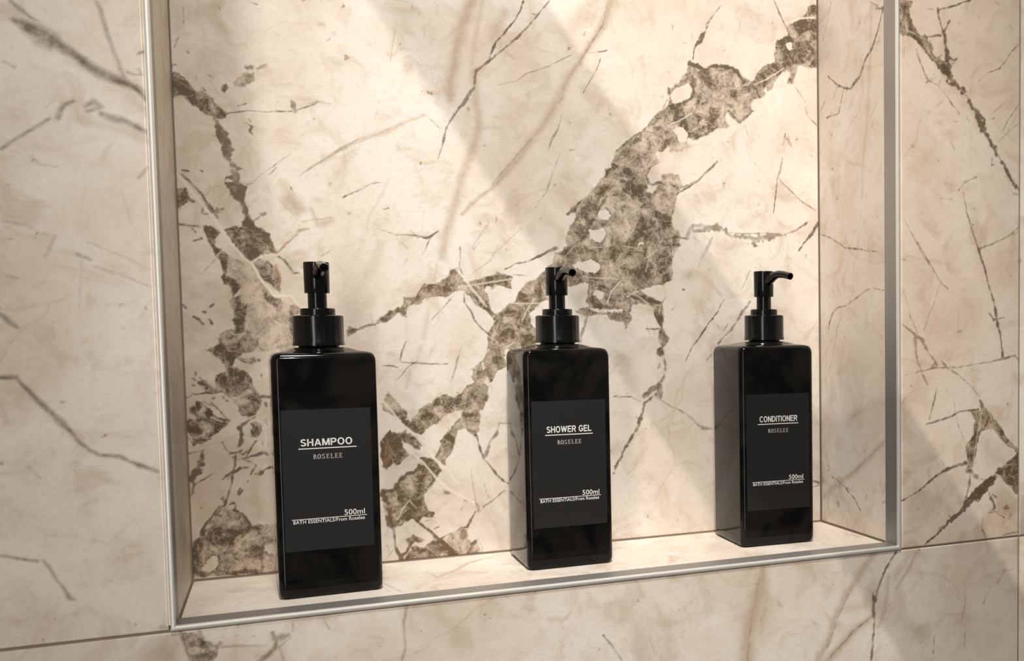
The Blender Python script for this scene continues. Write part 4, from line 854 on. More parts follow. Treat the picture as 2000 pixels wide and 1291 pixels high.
 'shelf': '''
s 0.6 1 223.6,118.6,1.20 211.3,113.6,2.00 201.1,107.6,3.20 189.4,99.2,3.60 178.5,80.5,3.60 168.4,69.1,3.60 163.0,62.3,3.20
e 0.4 1 200.2,106.3,0.80 189.2,97.5,0.80 177.4,77.7,0.80 164.4,63.1,0.80
e 0.3 1 133.7,114.1,0.80 137.9,110.2,0.80
e 0.35 1 154.7,76.2,1.20 159.4,73.8,1.20 161.6,56.7,1.20
e 0.3 1 218.3,106.1,0.60 204.9,109.4,0.60
v 0.5 1 181.6,59.0,0.80 181.9,57.2,0.80
r 0.5 1 254.9,33.1,0.80 261.0,25.0,1.20 262.4,19.3,0.80
r 0.5 1 260.7,27.7,0.80 264.6,30.7,0.80
v 0.5 1 487.4,85.0,0.60 499.4,81.1,0.80
v 0.5 1 497.6,74.6,0.60 504.0,51.9,0.80
v 0.3 1 507.0,79.5,0.40 507.4,76.8,0.40
s 0.3 1 9.3,91.4,1.20 25.5,89.5,1.20
e 0.3 1 9.6,66.6,0.80 20.5,64.0,0.80
e 0.3 1 8.3,49.7,0.80 15.4,49.0,0.80
e 0.3 1 33.5,36.9,0.80 36.7,49.7,0.80
e 0.4 1 126.2,57.4,1.20 132.0,34.6,1.60 133.9,27.3,1.20
e 0.3 1 123.0,52.3,0.80 126.4,31.2,0.80
''',
}

_rng = np.random.RandomState(7)
_lat = _rng.rand(512, 512)
def vnoise(u, v, s):
    x = u / s; y = v / s
    xi = np.floor(x).astype(int); yi = np.floor(y).astype(int)
    fx = x - xi; fy = y - yi; fx = fx * fx * (3 - 2 * fx); fy = fy * fy * (3 - 2 * fy)
    g = lambda a, b: _lat[a % 512, b % 512]
    return (g(xi, yi) * (1 - fx) + g(xi + 1, yi) * fx) * (1 - fy) + (g(xi, yi + 1) * (1 - fx) + g(xi + 1, yi + 1) * fx) * fy - .5

def seg_dist(U, V, pts):
    """distance to an open polyline and the width there"""
    best = np.full(U.shape, 1e9); wid = np.zeros(U.shape)
    for (x0, y0, w0), (x1, y1, w1) in zip(pts[:-1], pts[1:]):
        dx, dy = x1 - x0, y1 - y0; L = dx * dx + dy * dy + 1e-9
        t = np.clip(((U - x0) * dx + (V - y0) * dy) / L, 0, 1)
        d = np.hypot(U - x0 - t * dx, V - y0 - t * dy)
        ww = w0 + t * (w1 - w0)
        m = (d - ww / 2) < (best - wid / 2)
        best = np.where(m, d, best); wid = np.where(m, ww, wid)
    return best, wid

def poly_sd(U, V, pts):
    """signed distance to a closed outline, positive inside"""
    d = np.full(U.shape, 1e9); ins = np.zeros(U.shape, bool)
    n = len(pts)
    for i in range(n):
        x0, y0 = pts[i]; x1, y1 = pts[(i + 1) % n]
        dx, dy = x1 - x0, y1 - y0; L = dx * dx + dy * dy + 1e-9
        t = np.clip(((U - x0) * dx + (V - y0) * dy) / L, 0, 1)
        d = np.minimum(d, np.hypot(U - x0 - t * dx, V - y0 - t * dy))
        c = ((y0 > V) != (y1 > V)) & (U < dx * (V - y0) / (dy if abs(dy) > 1e-9 else 1e-9) + x0)
        ins ^= c
    return np.where(ins, d, -d)

def stone_fields(key, U, V):
    """U, V in mm on the tile's own plane -> vein and tone channels"""
    n = U.size
    vein = np.zeros((n, 4), np.float32); tone = np.zeros((n, 4), np.float32); tone[:, 3] = 1
    fld = np.full(n, -3.0)
    if key not in VEINS:
        vein[:, 1] = .5 + fld / 6; return vein, tone
    wu = vnoise(U, V, 7) * 1.5 + vnoise(U + 91, V, 2.6) * .9 + vnoise(U, V + 33, 1.2) * .4
    wv_ = vnoise(U + 400, V + 90, 7) * 1.5 + vnoise(U, V + 700, 2.6) * .9 + vnoise(U + 55, V + 33, 1.2) * .4
    wmod = vnoise(U + 17, V + 5, 2.2) + vnoise(U + 170, V + 51, 5)
    for line in VEINS[key].strip().split('\n'):
        a = line.split(); k = a[0]; s = float(a[1]); rag = float(a[2])
        pts = [tuple(float(x) for x in q.split(',')) for q in a[3:]]
        if k not in 'phg' and len(pts) == 1: pts = pts * 2
        P = np.array([q[:2] for q in pts]); mg = 7 if k in 'phg' else 3 + 1.6 * max(q[2] for q in pts)
        idx = np.where((U > P[:, 0].min() - mg) & (U < P[:, 0].max() + mg) & (V > P[:, 1].min() - mg) & (V < P[:, 1].max() + mg))[0]
        if not idx.size: continue
        wr = rag * {'v': .45, 'r': .5, 'l': .35, 's': .7, 'e': .5, 'd': .8, 'p': 1.15, 'h': .8, 'g': 1.3}[k]
        u = U[idx] + wu[idx] * wr; v = V[idx] + wv_[idx] * wr
        if k in 'phg':
            sd = poly_sd(u, v, pts)
            if k == 'p':
                inside = np.clip(.5 + sd / 1.6, 0, 1)
                fld[idx] = np.maximum(fld[idx], sd)
                tone[idx, 1] = tone[idx, 1] * (1 - inside) + s * inside
            elif k == 'h':
                fld[idx] = np.minimum(fld[idx], -sd)
            else:
                tone[idx, 2] = np.maximum(tone[idx, 2], s * np.clip(.45 + sd / 9, 0, 1))
            continue
        d, wd = seg_dist(u, v, pts)
        wd = np.maximum(wd, .35)
        if k in 'vdr': wd = wd * (1 + wmod[idx] * (.8 if k == 'v' else 1.2))
        if k == 's': a_ = s * np.exp(-(d / (wd * .62 + .3)) ** 2); ch = (vein, 2)
        elif k == 'l': a_ = s * np.clip(.5 + (wd * .42 - d) / .55, 0, 1); ch = (tone, 0)
        elif k == 'e': a_ = s * np.clip(.5 + (wd * .5 - d) / (wd * .5 + .7), 0, 1) * (1 + wmod[idx] * .4); ch = (vein, 0)
        elif k == 'r': a_ = s * np.clip(.5 + (wd * .5 - d) / .6, 0, 1) * (1 + wmod[idx] * .5); ch = (vein, 3)
        elif k == 'd': a_ = s * np.clip(.5 + (wd * .5 - d) / .8, 0, 1) * (1 + wmod[idx] * .5); ch = (vein, 0)
        else: a_ = s * np.clip(.5 + (wd * .5 - d) / .6, 0, 1) * (1 + wmod[idx] * .45); ch = (vein, 0)
        ch[0][idx, ch[1]] = np.maximum(ch[0][idx, ch[1]], a_)
    vein[:, 1] = .5 + np.clip(fld, -3, 3) / 6
    return vein, tone

def lines(a, b, fa, fb, step, coarse=.02):
    """grid coordinates from a to b, fine between fa and fb"""
    fa = max(a, fa); fb = min(b, fb); r = []
    if fa - a > 1e-6: r += list(np.linspace(a, fa, max(2, int((fa - a) / coarse) + 2))[:-1])
    r += list(np.linspace(fa, fb, max(2, int(round((fb - fa) / step)) + 1)))
    if b - fb > 1e-6: r += list(np.linspace(fb, b, max(2, int((b - fb) / coarse) + 2))[1:])
    return np.array(r)

def slab(name, key, us, vs, O, eu, ev, en, mat, parent=None, thick=.008):
    """a stone tile: finely divided face with stone attributes, slim arris, sides and back"""
    nu, nv = len(us), len(vs)
    UU, VV = np.meshgrid(us, vs)
    U = UU.ravel(); V = VV.ravel()
    O, eu, ev, en = map(np.array, (O, eu, ev, en))
    co = O + U[:, None] * eu + V[:, None] * ev
    e = (U <= us[0]) | (U >= us[-1]) | (V <= vs[0]) | (V >= vs[-1])
    i = np.arange(nu * nv).reshape(nv, nu)
    q = np.stack([i[:-1, :-1], i[:-1, 1:], i[1:, 1:], i[1:, :-1]], -1).reshape(-1, 4)
    ring = np.concatenate([i[0, :], i[1:, -1], i[-1, -2::-1], i[-2:0:-1, 0]])
    # arris ring 0.3 mm back and the rear ring
    nr = len(ring); b0 = nu * nv
    c1 = co[ring] - en * .0006; c2 = co[ring] - en * thick
    co2 = co.copy(); cu = (us[0] + us[-1]) / 2; cv = (vs[0] + vs[-1]) / 2
    ru, rv = U[ring], V[ring]
    inset = np.stack([np.where(ru <= us[0], .0004, np.where(ru >= us[-1], -.0004, 0)), np.where(rv <= vs[0], .0004, np.where(rv >= vs[-1], -.0004, 0))], -1)
    co2[ring] = co[ring] + inset[:, :1] * eu + inset[:, 1:] * ev
    allco = np.concatenate([co2, c1, c2, [O + cu * eu + cv * ev - en * thick]]).astype(np.float32)
    r = np.arange(nr); rn = (r + 1) % nr
    s1 = np.stack([ring[rn], ring[r], b0 + r, b0 + rn], -1)
    s2 = np.stack([b0 + rn, b0 + r, b0 + nr + r, b0 + nr + rn], -1)
    quads = np.concatenate([q, s1, s2]); tris = np.stack([b0 + nr + rn, b0 + nr + r, np.full(nr, b0 + 2 * nr)], -1)
    me = bpy.data.meshes.new(name)
    me.vertices.add(len(allco)); me.vertices.foreach_set('co', allco.ravel())
    loops = np.concatenate([quads.ravel(), tris.ravel()]).astype(np.int32)
    me.loops.add(len(loops)); me.loops.foreach_set('vertex_index', loops)
    nq, ntri = len(quads), len(tris)
    starts = np.concatenate([np.arange(nq) * 4, nq * 4 + np.arange(ntri) * 3]).astype(np.int32)
    me.polygons.add(nq + ntri); me.polygons.foreach_set('loop_start', starts)
    me.update(calc_edges=True)
    sm = np.zeros(nq + ntri, bool); sm[:len(q)] = True
    me.polygons.foreach_set('use_smooth', sm)
    ve, to = stone_fields(key, U * 1000, V * 1000)
    for nm, arr in (('vein', ve), ('tone', to)):
        full = np.concatenate([arr, arr[ring], arr[ring], arr[:1]]).astype(np.float32)
        at = me.attributes.new(nm, 'FLOAT_COLOR', 'POINT'); at.data.foreach_set('color', full.ravel())
    return link(name, me, mat, parent)

M_MARBLE = marble()
M_SHADED = marble('shaded_marble_tile', (.965, .91, .86))  # same marble, browner and darker: falloff of the light put into the colour
M_GROUT = plain('grout', (.30, .235, .17), .9, bump=.4, bscale=900)
M_TRIM = plain('brushed_steel', (.95, .92, .86), .45, .55)
M_BAND = plain('dark_return', (.36, .335, .31), .42, .5)
M_PLAST = plain('gloss_black_plastic', (.0028, .0027, .0026), .16, spec=.42)
M_BODY = plain('black_bottle', (.0028, .0025, .0022), .08, spec=.21)
def smudge_sheen(m):     # faint handling marks, plus the room's warm reflection painted as colour
    t = m.node_tree; b = t.nodes['Principled BSDF']; co = t.nodes.new('ShaderNodeNewGeometry')
    n = t.nodes.new('ShaderNodeTexNoise'); n.inputs['Scale'].default_value = 28; n.inputs['Detail'].default_value = 5; n.inputs['Distortion'].default_value = 1.2
    t.links.new(co.outputs['Position'], n.inputs['Vector'])
    r = t.nodes.new('ShaderNodeValToRGB'); r.color_ramp.elements[0].position = .38; r.color_ramp.elements[1].position = .62
    r.color_ramp.elements[0].color = (.0022, .002, .0018, 1); r.color_ramp.elements[1].color = (.0105, .009, .0074, 1)
    t.links.new(n.outputs['Fac'], r.inputs[0]); t.links.new(r.outputs[0], b.inputs['Base Color'])
smudge_sheen(M_BODY)
M_LABEL = plain('matte_black_label', (.0135, .0125, .0122), .55, spec=.3, bump=.15, bscale=1500)
M_WHITE = plain('white_print', (.86, .85, .82), .6, spec=.2)
M_GREY = plain('grey_print', (.46, .44, .41), .6, spec=.2)

# ------------------------------------------------------------------ the setting
W, D, HT = .51256, .12807, .85       # niche opening width, depth and height
XL, XR = .0030, .5098                # faces of the niche sides
JZ = -.0026                          # joint under the niche
def struct(o, label=None):
    o['kind'] = 'structure'
    if label: o['label'] = label
    return o
def empty(name, loc=(0, 0, 0)):
    o = bpy.data.objects.new(name, None); COL.objects.link(o); o.location = loc; o.empty_display_size = .02
    return o

# main wall: grout bed with the tiles laid on it
bm = bmesh.new()
G = .0011
box(bm, (-.70, G, -.60), (-.0006, .04, 1.25)); box(bm, (W + .0006, G, -.60), (1.25, .04, 1.25))
box(bm, (-.0006, G, -.60), (W + .0006, .04, JZ - .0002)); box(bm, (-.0006, G, HT + .003), (W + .0006, .04, 1.25))
wall = struct(obj('wall_front', bm, M_GROUT, smooth=False), 'marble-look tiled shower wall around the niche')
fr = dict(O=(0, 0, 0), eu=(1, 0, 0), ev=(0, 0, 1), en=(0, -1, 0))
JX = .6305; g = .0008
def ftile(key, u0, u1, v0, v1, fu=None, fv=None, st=.0009, mat=None):
    fu = fu or (u0, u0 + .05); fv = fv or (v0, v0 + .05)
    if key is None: us = lines(u0, u1, u0, u1, .05); vs = lines(v0, v1, v0, v1, .05)
    else: us = lines(u0, u1, *fu, st); vs = lines(v0, v1, *fv, st)
    return slab('tile', key, us, vs, mat=mat or M_MARBLE, parent=wall, **fr)
ftile('fl', -.60, -.0008, JZ + g, HT + .0022, (-.095, -.0012), (JZ + g, .40))
ftile('fr', W + .0008, JX - g, JZ + g, HT + .0022, (W + .0012, JX - g), (JZ + g, .46), .0008, M_SHADED)
ftile('fb', -.60, JX - g, -.599, JZ - g, (-.10, JX - g), (-.135, JZ - g), .0009)
ftile(None, JX + g, 1.24, JZ + g, HT + .0022); ftile(None, JX + g, 1.24, -.599, JZ - g)
ftile(None, -.60, JX - g, .8540, 1.24); ftile(None, JX + g, 1.24, .8540, 1.24)

# niche back, sides, ledge and head
def nwall(name, key, us, vs, **kw):
    return struct(slab(name, key, us, vs, mat=M_MARBLE, **kw))
nwall('wall_back', 'back', lines(XL + .0008, XR - .0008, 0, 1, .00072), lines(.0010, HT, .001, .475, .00072), O=(0, D, 0), eu=(1, 0, 0), ev=(0, 0, 1), en=(0, -1, 0))['label'] = 'marble-look tile at the back of the niche with brown veins'
nwall('wall_left', 'left', lines(.0006, D - .0010, 0, 1, .003), lines(.0010, HT, 0, .46, .004), O=(XL, 0, 0), eu=(0, 1, 0), ev=(0, 0, 1), en=(1, 0, 0))['label'] = 'narrow marble-look tile on the left side of the niche'
nwall('wall_right', 'right', lines(.0184, D - .0010, 0, 1, .0009), lines(.0010, HT, 0, .46, .0009), O=(XR, 0, 0), eu=(0, 1, 0), ev=(0, 0, 1), en=(-1, 0, 0))['label'] = 'marble-look tile on the right side of the niche'
sh = nwall('floor', 'shelf', lines(XL + .0008, XR - .0010, 0, 1, .0012), lines(.0182, D - .0010, 0, 1, .0009), O=(0, 0, 0), eu=(1, 0, 0), ev=(0, 1, 0), en=(0, 0, 1))
sh['label'] = 'pale stone ledge of the niche under the three bottles'
nwall('ceiling', None, lines(XL, XR, 0, 1, .05), lines(.002, D, 0, 1, .03), O=(0, 0, HT), eu=(1, 0, 0), ev=(0, 1, 0), en=(0, 0, -1))['label'] = 'stone head of the niche'
bm = bmesh.new()   # grout bed behind the niche tiles
box(bm, (-.0006, D + .0012, -.02), (W + .0006, D + .03, HT + .02))
box(bm, (-.025, .041, -.02), (XL - .0012, D + .03, HT + .02)); box(bm, (XR + .0012, .041, -.02), (W + .025, D + .03, HT + .02))
box(bm, (-.0006, .041, -.03), (W + .0006, D + .03, -.0010)); box(bm, (-.0006, .041, HT + .009), (W + .0006, D + .03, HT + .03))
box(bm, (XL - .008, .002, -.0085), (XR + .008, D, -.0012))
for a, b in (((XL, D - .0011, -.002), (XR, D + .002, .0003)), ((XL - .001, D - .0011, 0), (XL + .0003, D + .001, HT)), ((XR - .0003, D - .0011, 0), (XR + .001, D + .001, HT)),
             ((XL - .001, .018, -.002), (XL + .0004, D, .0006)), ((XR - .0006, .018, -.002), (XR + .001, D, .0006)),
             ((XL, D - .0002, 0), (XR, D + .002, .0010))):
    box(bm, a, b)
struct(obj('wall_niche', bm, M_GROUT, smooth=False), 'dark grout lines in the corners of the niche')

# metal edge trims: an L profile with a rounded lip, mitred at the corners
def trim(name, p0, p1, inward, z_along, band=.0178):
    """profile in (s, y): s measured from the outer edge towards the opening"""
    prof = [(.0000, .006), (.0000, -.0003), (.0003, -.0009), (.0010, -.0013), (.0020, -.0013), (.0027, -.0010), (.0031, -.0002), (.0032, .0010), (.0032, band), (.0024, band), (.0024, .006)]
    return prof
def frame_trim(name, a, b, sdir, label):
    bm = bmesh.new(); prof = trim(name, a, b, 0, 0)
    ends = []
    a = Vector(a); b = Vector(b); sdir = Vector(sdir); al = (b - a).normalized()
    for end, sgn in ((a, 1), (b, -1)):
        ends.append([bm.verts.new(end + sdir * s + Vector((0, y, 0)) + al * (sgn * s)) for s, y in prof])
    n = len(prof)
    for i in range(n):
        bm.faces.new((ends[0][i], ends[0][(i + 1) % n], ends[1][(i + 1) % n], ends[1][i]))
    bm.faces.new(ends[0]); bm.faces.new(ends[1])
    o = struct(obj(name, bm, M_TRIM), label)
    o.data.materials.append(M_BAND)
    for f in o.data.polygons:      # the flat return into the niche is darker in colour than the lip
        if min(o.data.vertices[v].co.y for v in f.vertices) > .0008 and max(o.data.vertices[v].co.y for v in f.vertices) > .01: f.material_index = 1
    return o
Z0 = -.0026 + .0000
frame_trim('trim_1', (0, 0, Z0), (0, 0, HT + .003), (1, 0, 0), 'steel edge trim up the left side of the niche')
frame_trim('trim_2', (0, 0, Z0), (W, 0, Z0), (0, 0, 1), 'steel edge trim along the bottom of the niche')
frame_trim('trim_3', (W, 0, Z0), (W, 0, HT + .003), (-1, 0, 0), 'steel edge trim up the right side of the niche')
frame_trim('trim_4', (0, 0, HT + .003), (W, 0, HT + .003), (0, 0, -1), 'steel edge trim along the top of the niche')

# ------------------------------------------------------------------ bottles
def rsq(half, r, n=7):
    """outline of a rounded square"""
    pts = []
    for cx, cy, a0 in ((1, 1, 0), (-1, 1, 90), (-1, -1, 180), (1, -1, 270)):
        for i in range(n + 1):
            a = R(a0 + 90 * i / n)
            pts.append((cx * (half - r) + r * math.cos(a), cy * (half - r) + r * math.sin(a)))
    return pts
def loft(rings, bm=None, cap=True):
    bm = bm or bmesh.new(); prev = None; first = None
    for pts, z in rings:
        vs = [bm.verts.new((x, y, z)) for x, y in pts]
        if prev:
            n = len(vs)
            for i in range(n): bm.faces.new((prev[i], prev[(i + 1) % n], vs[(i + 1) % n], vs[i]))
        else: first = vs
        prev = vs
    if cap: bm.faces.new(first); bm.faces.new(prev)
    return bm
def circ(r, n=48, cx=0, cy=0): return [(cx + r * math.cos(2 * math.pi * i / n), cy + r * math.sin(2 * math.pi * i / n)) for i in range(n)]
def lathe(prof, cx=0, cy=0, n=48, cap=True): return loft([(circ(r, n, cx, cy), z) for r, z in prof], cap=cap)

def tube(path, rad, n=16, hole=None):
    """swept pipe; an optional bore is sunk into the far end"""
    bm = bmesh.new(); prev = None; path = [Vector(p) for p in path]; first = None
    for i, p in enumerate(path):
        t = (path[min(i + 1, len(path) - 1)] - path[max(i - 1, 0)]).normalized()
        sx = t.cross(Vector((0, 0, 1))).normalized(); sy = sx.cross(t)
        rr = rad[i] if isinstance(rad, (list, tuple)) else rad
        vs = [bm.verts.new(p + (sx * math.cos(2 * math.pi * k / n) + sy * math.sin(2 * math.pi * k / n)) * rr) for k in range(n)]
        if prev:
            for k in range(n): bm.faces.new((prev[k], prev[(k + 1) % n], vs[(k + 1) % n], vs[k]))
        else: first = vs
        prev = vs
    bm.faces.new(first)
    if hole:
        t = (path[-1] - path[-2]).normalized()
        inner = []
        for dist in (0, -.006):
            sx = t.cross(Vector((0, 0, 1))).normalized(); sy = sx.cross(t)
            inner.append([bm.verts.new(path[-1] + t * dist + (sx * math.cos(2 * math.pi * k / n) + sy * math.sin(2 * math.pi * k / n)) * hole) for k in range(n)])
        for A, B in ((prev, inner[0]), (inner[0], inner[1])):
            for k in range(n): bm.faces.new((A[k], A[(k + 1) % n], B[(k + 1) % n], B[k]))
        bm.faces.new(inner[1])
    else: bm.faces.new(prev)
    return bm

HB = .0323   # half width of the bottle
def text_mesh(name, s, width, height, x0, z0, mat, parent, bold=.0, y=0, th=.00010):
    """lettering cut from the built-in font, stretched to the printed size; x0, z0 = lower left"""
    cu = bpy.data.curves.new(name, 'FONT'); cu.body = s; cu.size = 1; cu.offset = bold; cu.space_character = 1.0 + bold * 5; cu.resolution_u = 4
    to = bpy.data.objects.new(name, cu); COL.objects.link(to)
    dg = bpy.context.evaluated_depsgraph_get(); me = bpy.data.meshes.new_from_object(to.evaluated_get(dg))
    bpy.data.objects.remove(to, do_unlink=True)
    c = np.zeros(len(me.vertices) * 3); me.vertices.foreach_get('co', c); c = c.reshape(-1, 3)
    mn, mx = c.min(0), c.max(0)
    if height is None: sz = width / (mx[0] - mn[0])
    else: sz = height / (mx[1] - mn[1])
    out = np.stack([x0 + (c[:, 0] - mn[0]) * width / (mx[0] - mn[0]), np.full(len(c), y - th), z0 + (c[:, 1] - mn[1]) * sz], -1)
    me.vertices.foreach_set('co', out.ravel()); me.update()
    return link(name, me, mat, parent)

GL = {'S': (10, [('a', 5, 10.2, 4.6, 3.8, 20, 272), ('a', 5, 3.9, 4.9, 3.9, -160, 92)]), 'H': (10.6, [('l', 1.3, 0, 1.3, 14), ('l', 9.3, 0, 9.3, 14), ('h', 1.3, 7.2, 9.3)]),
      'A': (12, [('l', 1.3, 0, 6, 14), ('l', 10.7, 0, 6, 14), ('h', 3, 4.2, 9)]), 'M': (13, [('l', 1.3, 0, 1.3, 14), ('l', 11.7, 0, 11.7, 14), ('l', 1.9, 14, 6.5, 0), ('l', 11.1, 14, 6.5, 0)]),
      'P': (10.4, [('l', 1.3, 0, 1.3, 14), ('h', 1.3, 12.8, 6), ('h', 1.3, 6.4, 6), ('a', 6, 9.6, 4.3, 4.4, -90, 90)]), 'O': (12.2, [('a', 6.1, 7, 6, 7.2, 0, 360)]),
      'W': (16, [('l', 1.2, 14, 4.6, 0), ('l', 8, 14, 4.6, 0), ('l', 8, 14, 11.4, 0), ('l', 14.8, 14, 11.4, 0)]), 'E': (9.8, [('l', 1.3, 0, 1.3, 14), ('h', 1.3, 12.8, 9.4), ('h', 1.3, 7.3, 8.9), ('h', 1.3, 1.2, 9.7)]),
      'R': (11, [('l', 1.3, 0, 1.3, 14), ('h', 1.3, 12.8, 6.2), ('h', 1.3, 6.9, 6.2), ('a', 6.2, 9.85, 4.3, 4.15, -90, 90), ('l', 6, 6.6, 9.6, 0)]), 'G': (12, [('a', 6.2, 7, 6, 7.2, 35, 322), ('h', 6.6, 6.2, 11.8), ('l', 10.7, 2.2, 10.7, 6.2)]),
      'L': (9.2, [('l', 1.3, 0, 1.3, 14), ('h', 1.3, 1.2, 9.2)]), 'C': (11.2, [('a', 6.1, 7, 6, 7.2, 40, 320)]), 'N': (10.8, [('l', 1.3, 0, 1.3, 14), ('l', 9.5, 0, 9.5, 14), ('l', 1.5, 14, 9.3, 0)]),
      'D': (11.2, [('l', 1.3, 0, 1.3, 14), ('h', 1.3, 12.8, 4.6), ('h', 1.3, 1.2, 4.6), ('a', 4.6, 7, 6.4, 7, -90, 90)]), 'I': (2.6, [('l', 1.3, 0, 1.3, 14)]), 'T': (10, [('l', 5, 0, 5, 14), ('h', 0, 12.8, 10)]), ' ': (3.6, [])}
def sans_text(name, s, width, height, x0, z0, mat, parent, y=0, T=2.5):
    """bold sans capitals drawn stroke by stroke, 14 units high"""
    bm = bmesh.new(); gap = 1.6
    tot = sum(GL[c][0] for c in s) + gap * (len(s) - 1); ax = width / tot; az = height / 14; ox = 0
    def quad(pts): bm.faces.new([bm.verts.new((x0 + (ox + a) * ax, y - .0001, z0 + b * az)) for a, b in pts])
    for c in s:
        for g_ in GL[c][1]:
            if g_[0] == 'l':
                _, a, b, c_, d = g_; quad([(a - T / 2, b), (a + T / 2, b), (c_ + T / 2, d), (c_ - T / 2, d)])
            elif g_[0] == 'h':
                _, a, b, c_ = g_; quad([(a, b - T * .46), (c_, b - T * .46), (c_, b + T * .46), (a, b + T * .46)])
            else:
                _, cx, cy, rx, ry, a0, a1 = g_; n = max(8, int((a1 - a0) / 15))
                for i in range(n):
                    q = []
                    for a in (a0 + (a1 - a0) * i / n, a0 + (a1 - a0) * (i + 1) / n):
                        t = R(a); q.append(((cx + rx * math.cos(t), cy + ry * math.sin(t)), (cx + (rx - T) * math.cos(t), cy + (ry - T * .9) * math.sin(t))))
                    quad([q[0][0], q[1][0], q[1][1], q[0][1]])
        ox += GL[c][0] + gap
    return obj(name, bm, mat, parent, smooth=False)

def serif_text(name, s, width, height, x0, z0, mat, parent, y=0):
    """small roman capitals R O S E L with serifs and thick and thin strokes; unit cell 10 wide, 14 high"""
    bm = bmesh.new(); th = .00008
    adv = width / (len(s) * 11.6 - 1.6); vs = height / 14
    def quad(pts, ox): bm.faces.new([bm.verts.new((x0 + (ox + a) * adv, y - th, z0 + b * vs)) for a, b in pts])
    def rect(ox, a, b, c, d): quad([(a, b), (c, b), (c, d), (a, d)], ox)
    def arc(ox, cx, cy, rx, ry, a0, a1, thin, thick, n=12):
        for i in range(n):
            q = []
            for a in (a0 + (a1 - a0) * i / n, a0 + (a1 - a0) * (i + 1) / n):
                t = R(a); wdt = thin + (thick - thin) * abs(math.cos(t))
                q.append(((cx + rx * math.cos(t), cy + ry * math.sin(t)), (cx + (rx - wdt) * math.cos(t), cy + (ry - wdt) * math.sin(t))))
            quad([q[0][0], q[1][0], q[1][1], q[0][1]], ox)
    for i, ch in enumerate(s):
        ox = i * 11.6
        if ch in 'REL':
            rect(ox, 2, 0, 4.2, 14); rect(ox, .4, 0, 5.8, .9)
            rect(ox, .4, 13.1, 5.8 if ch == 'L' else 4.2, 14)
        if ch == 'R':
            arc(ox, 4.2, 10.5, 4.3, 3.5, -90, 90, 1.3, 2.4); quad([(5, 7.2), (7.2, 7.2), (10.4, 0), (8, 0)], ox); rect(ox, 7.6, 0, 10.8, .8)
        if ch == 'E':
            rect(ox, 4.2, 12.7, 9, 14); rect(ox, 4.2, 6.5, 7.4, 7.8); rect(ox, 4.2, 0, 9.6, 1.3)
            rect(ox, 8.3, 11, 9, 13.1); rect(ox, 6.8, 5.6, 7.4, 8.9); rect(ox, 8.9, .9, 9.6, 3.2)
        if ch == 'L': rect(ox, 5.8, 0, 9.6, 1.3); rect(ox, 8.8, .9, 9.6, 3.6)
        if ch == 'O': arc(ox, 5, 7, 5, 7.2, 0, 360, 1.3, 2.6, 24)
        if ch == 'S':
            arc(ox, 4.9, 10.5, 3.9, 3.6, 40, 250, 1.4, 2.3, 14); arc(ox, 4.9, 3.7, 4.1, 3.8, -145, 75, 1.4, 2.3, 14)
            rect(ox, 8.0, 10.8, 8.8, 14); rect(ox, .9, 0, 1.7, 3.3)
    return obj(name, bm, mat, parent, smooth=False)

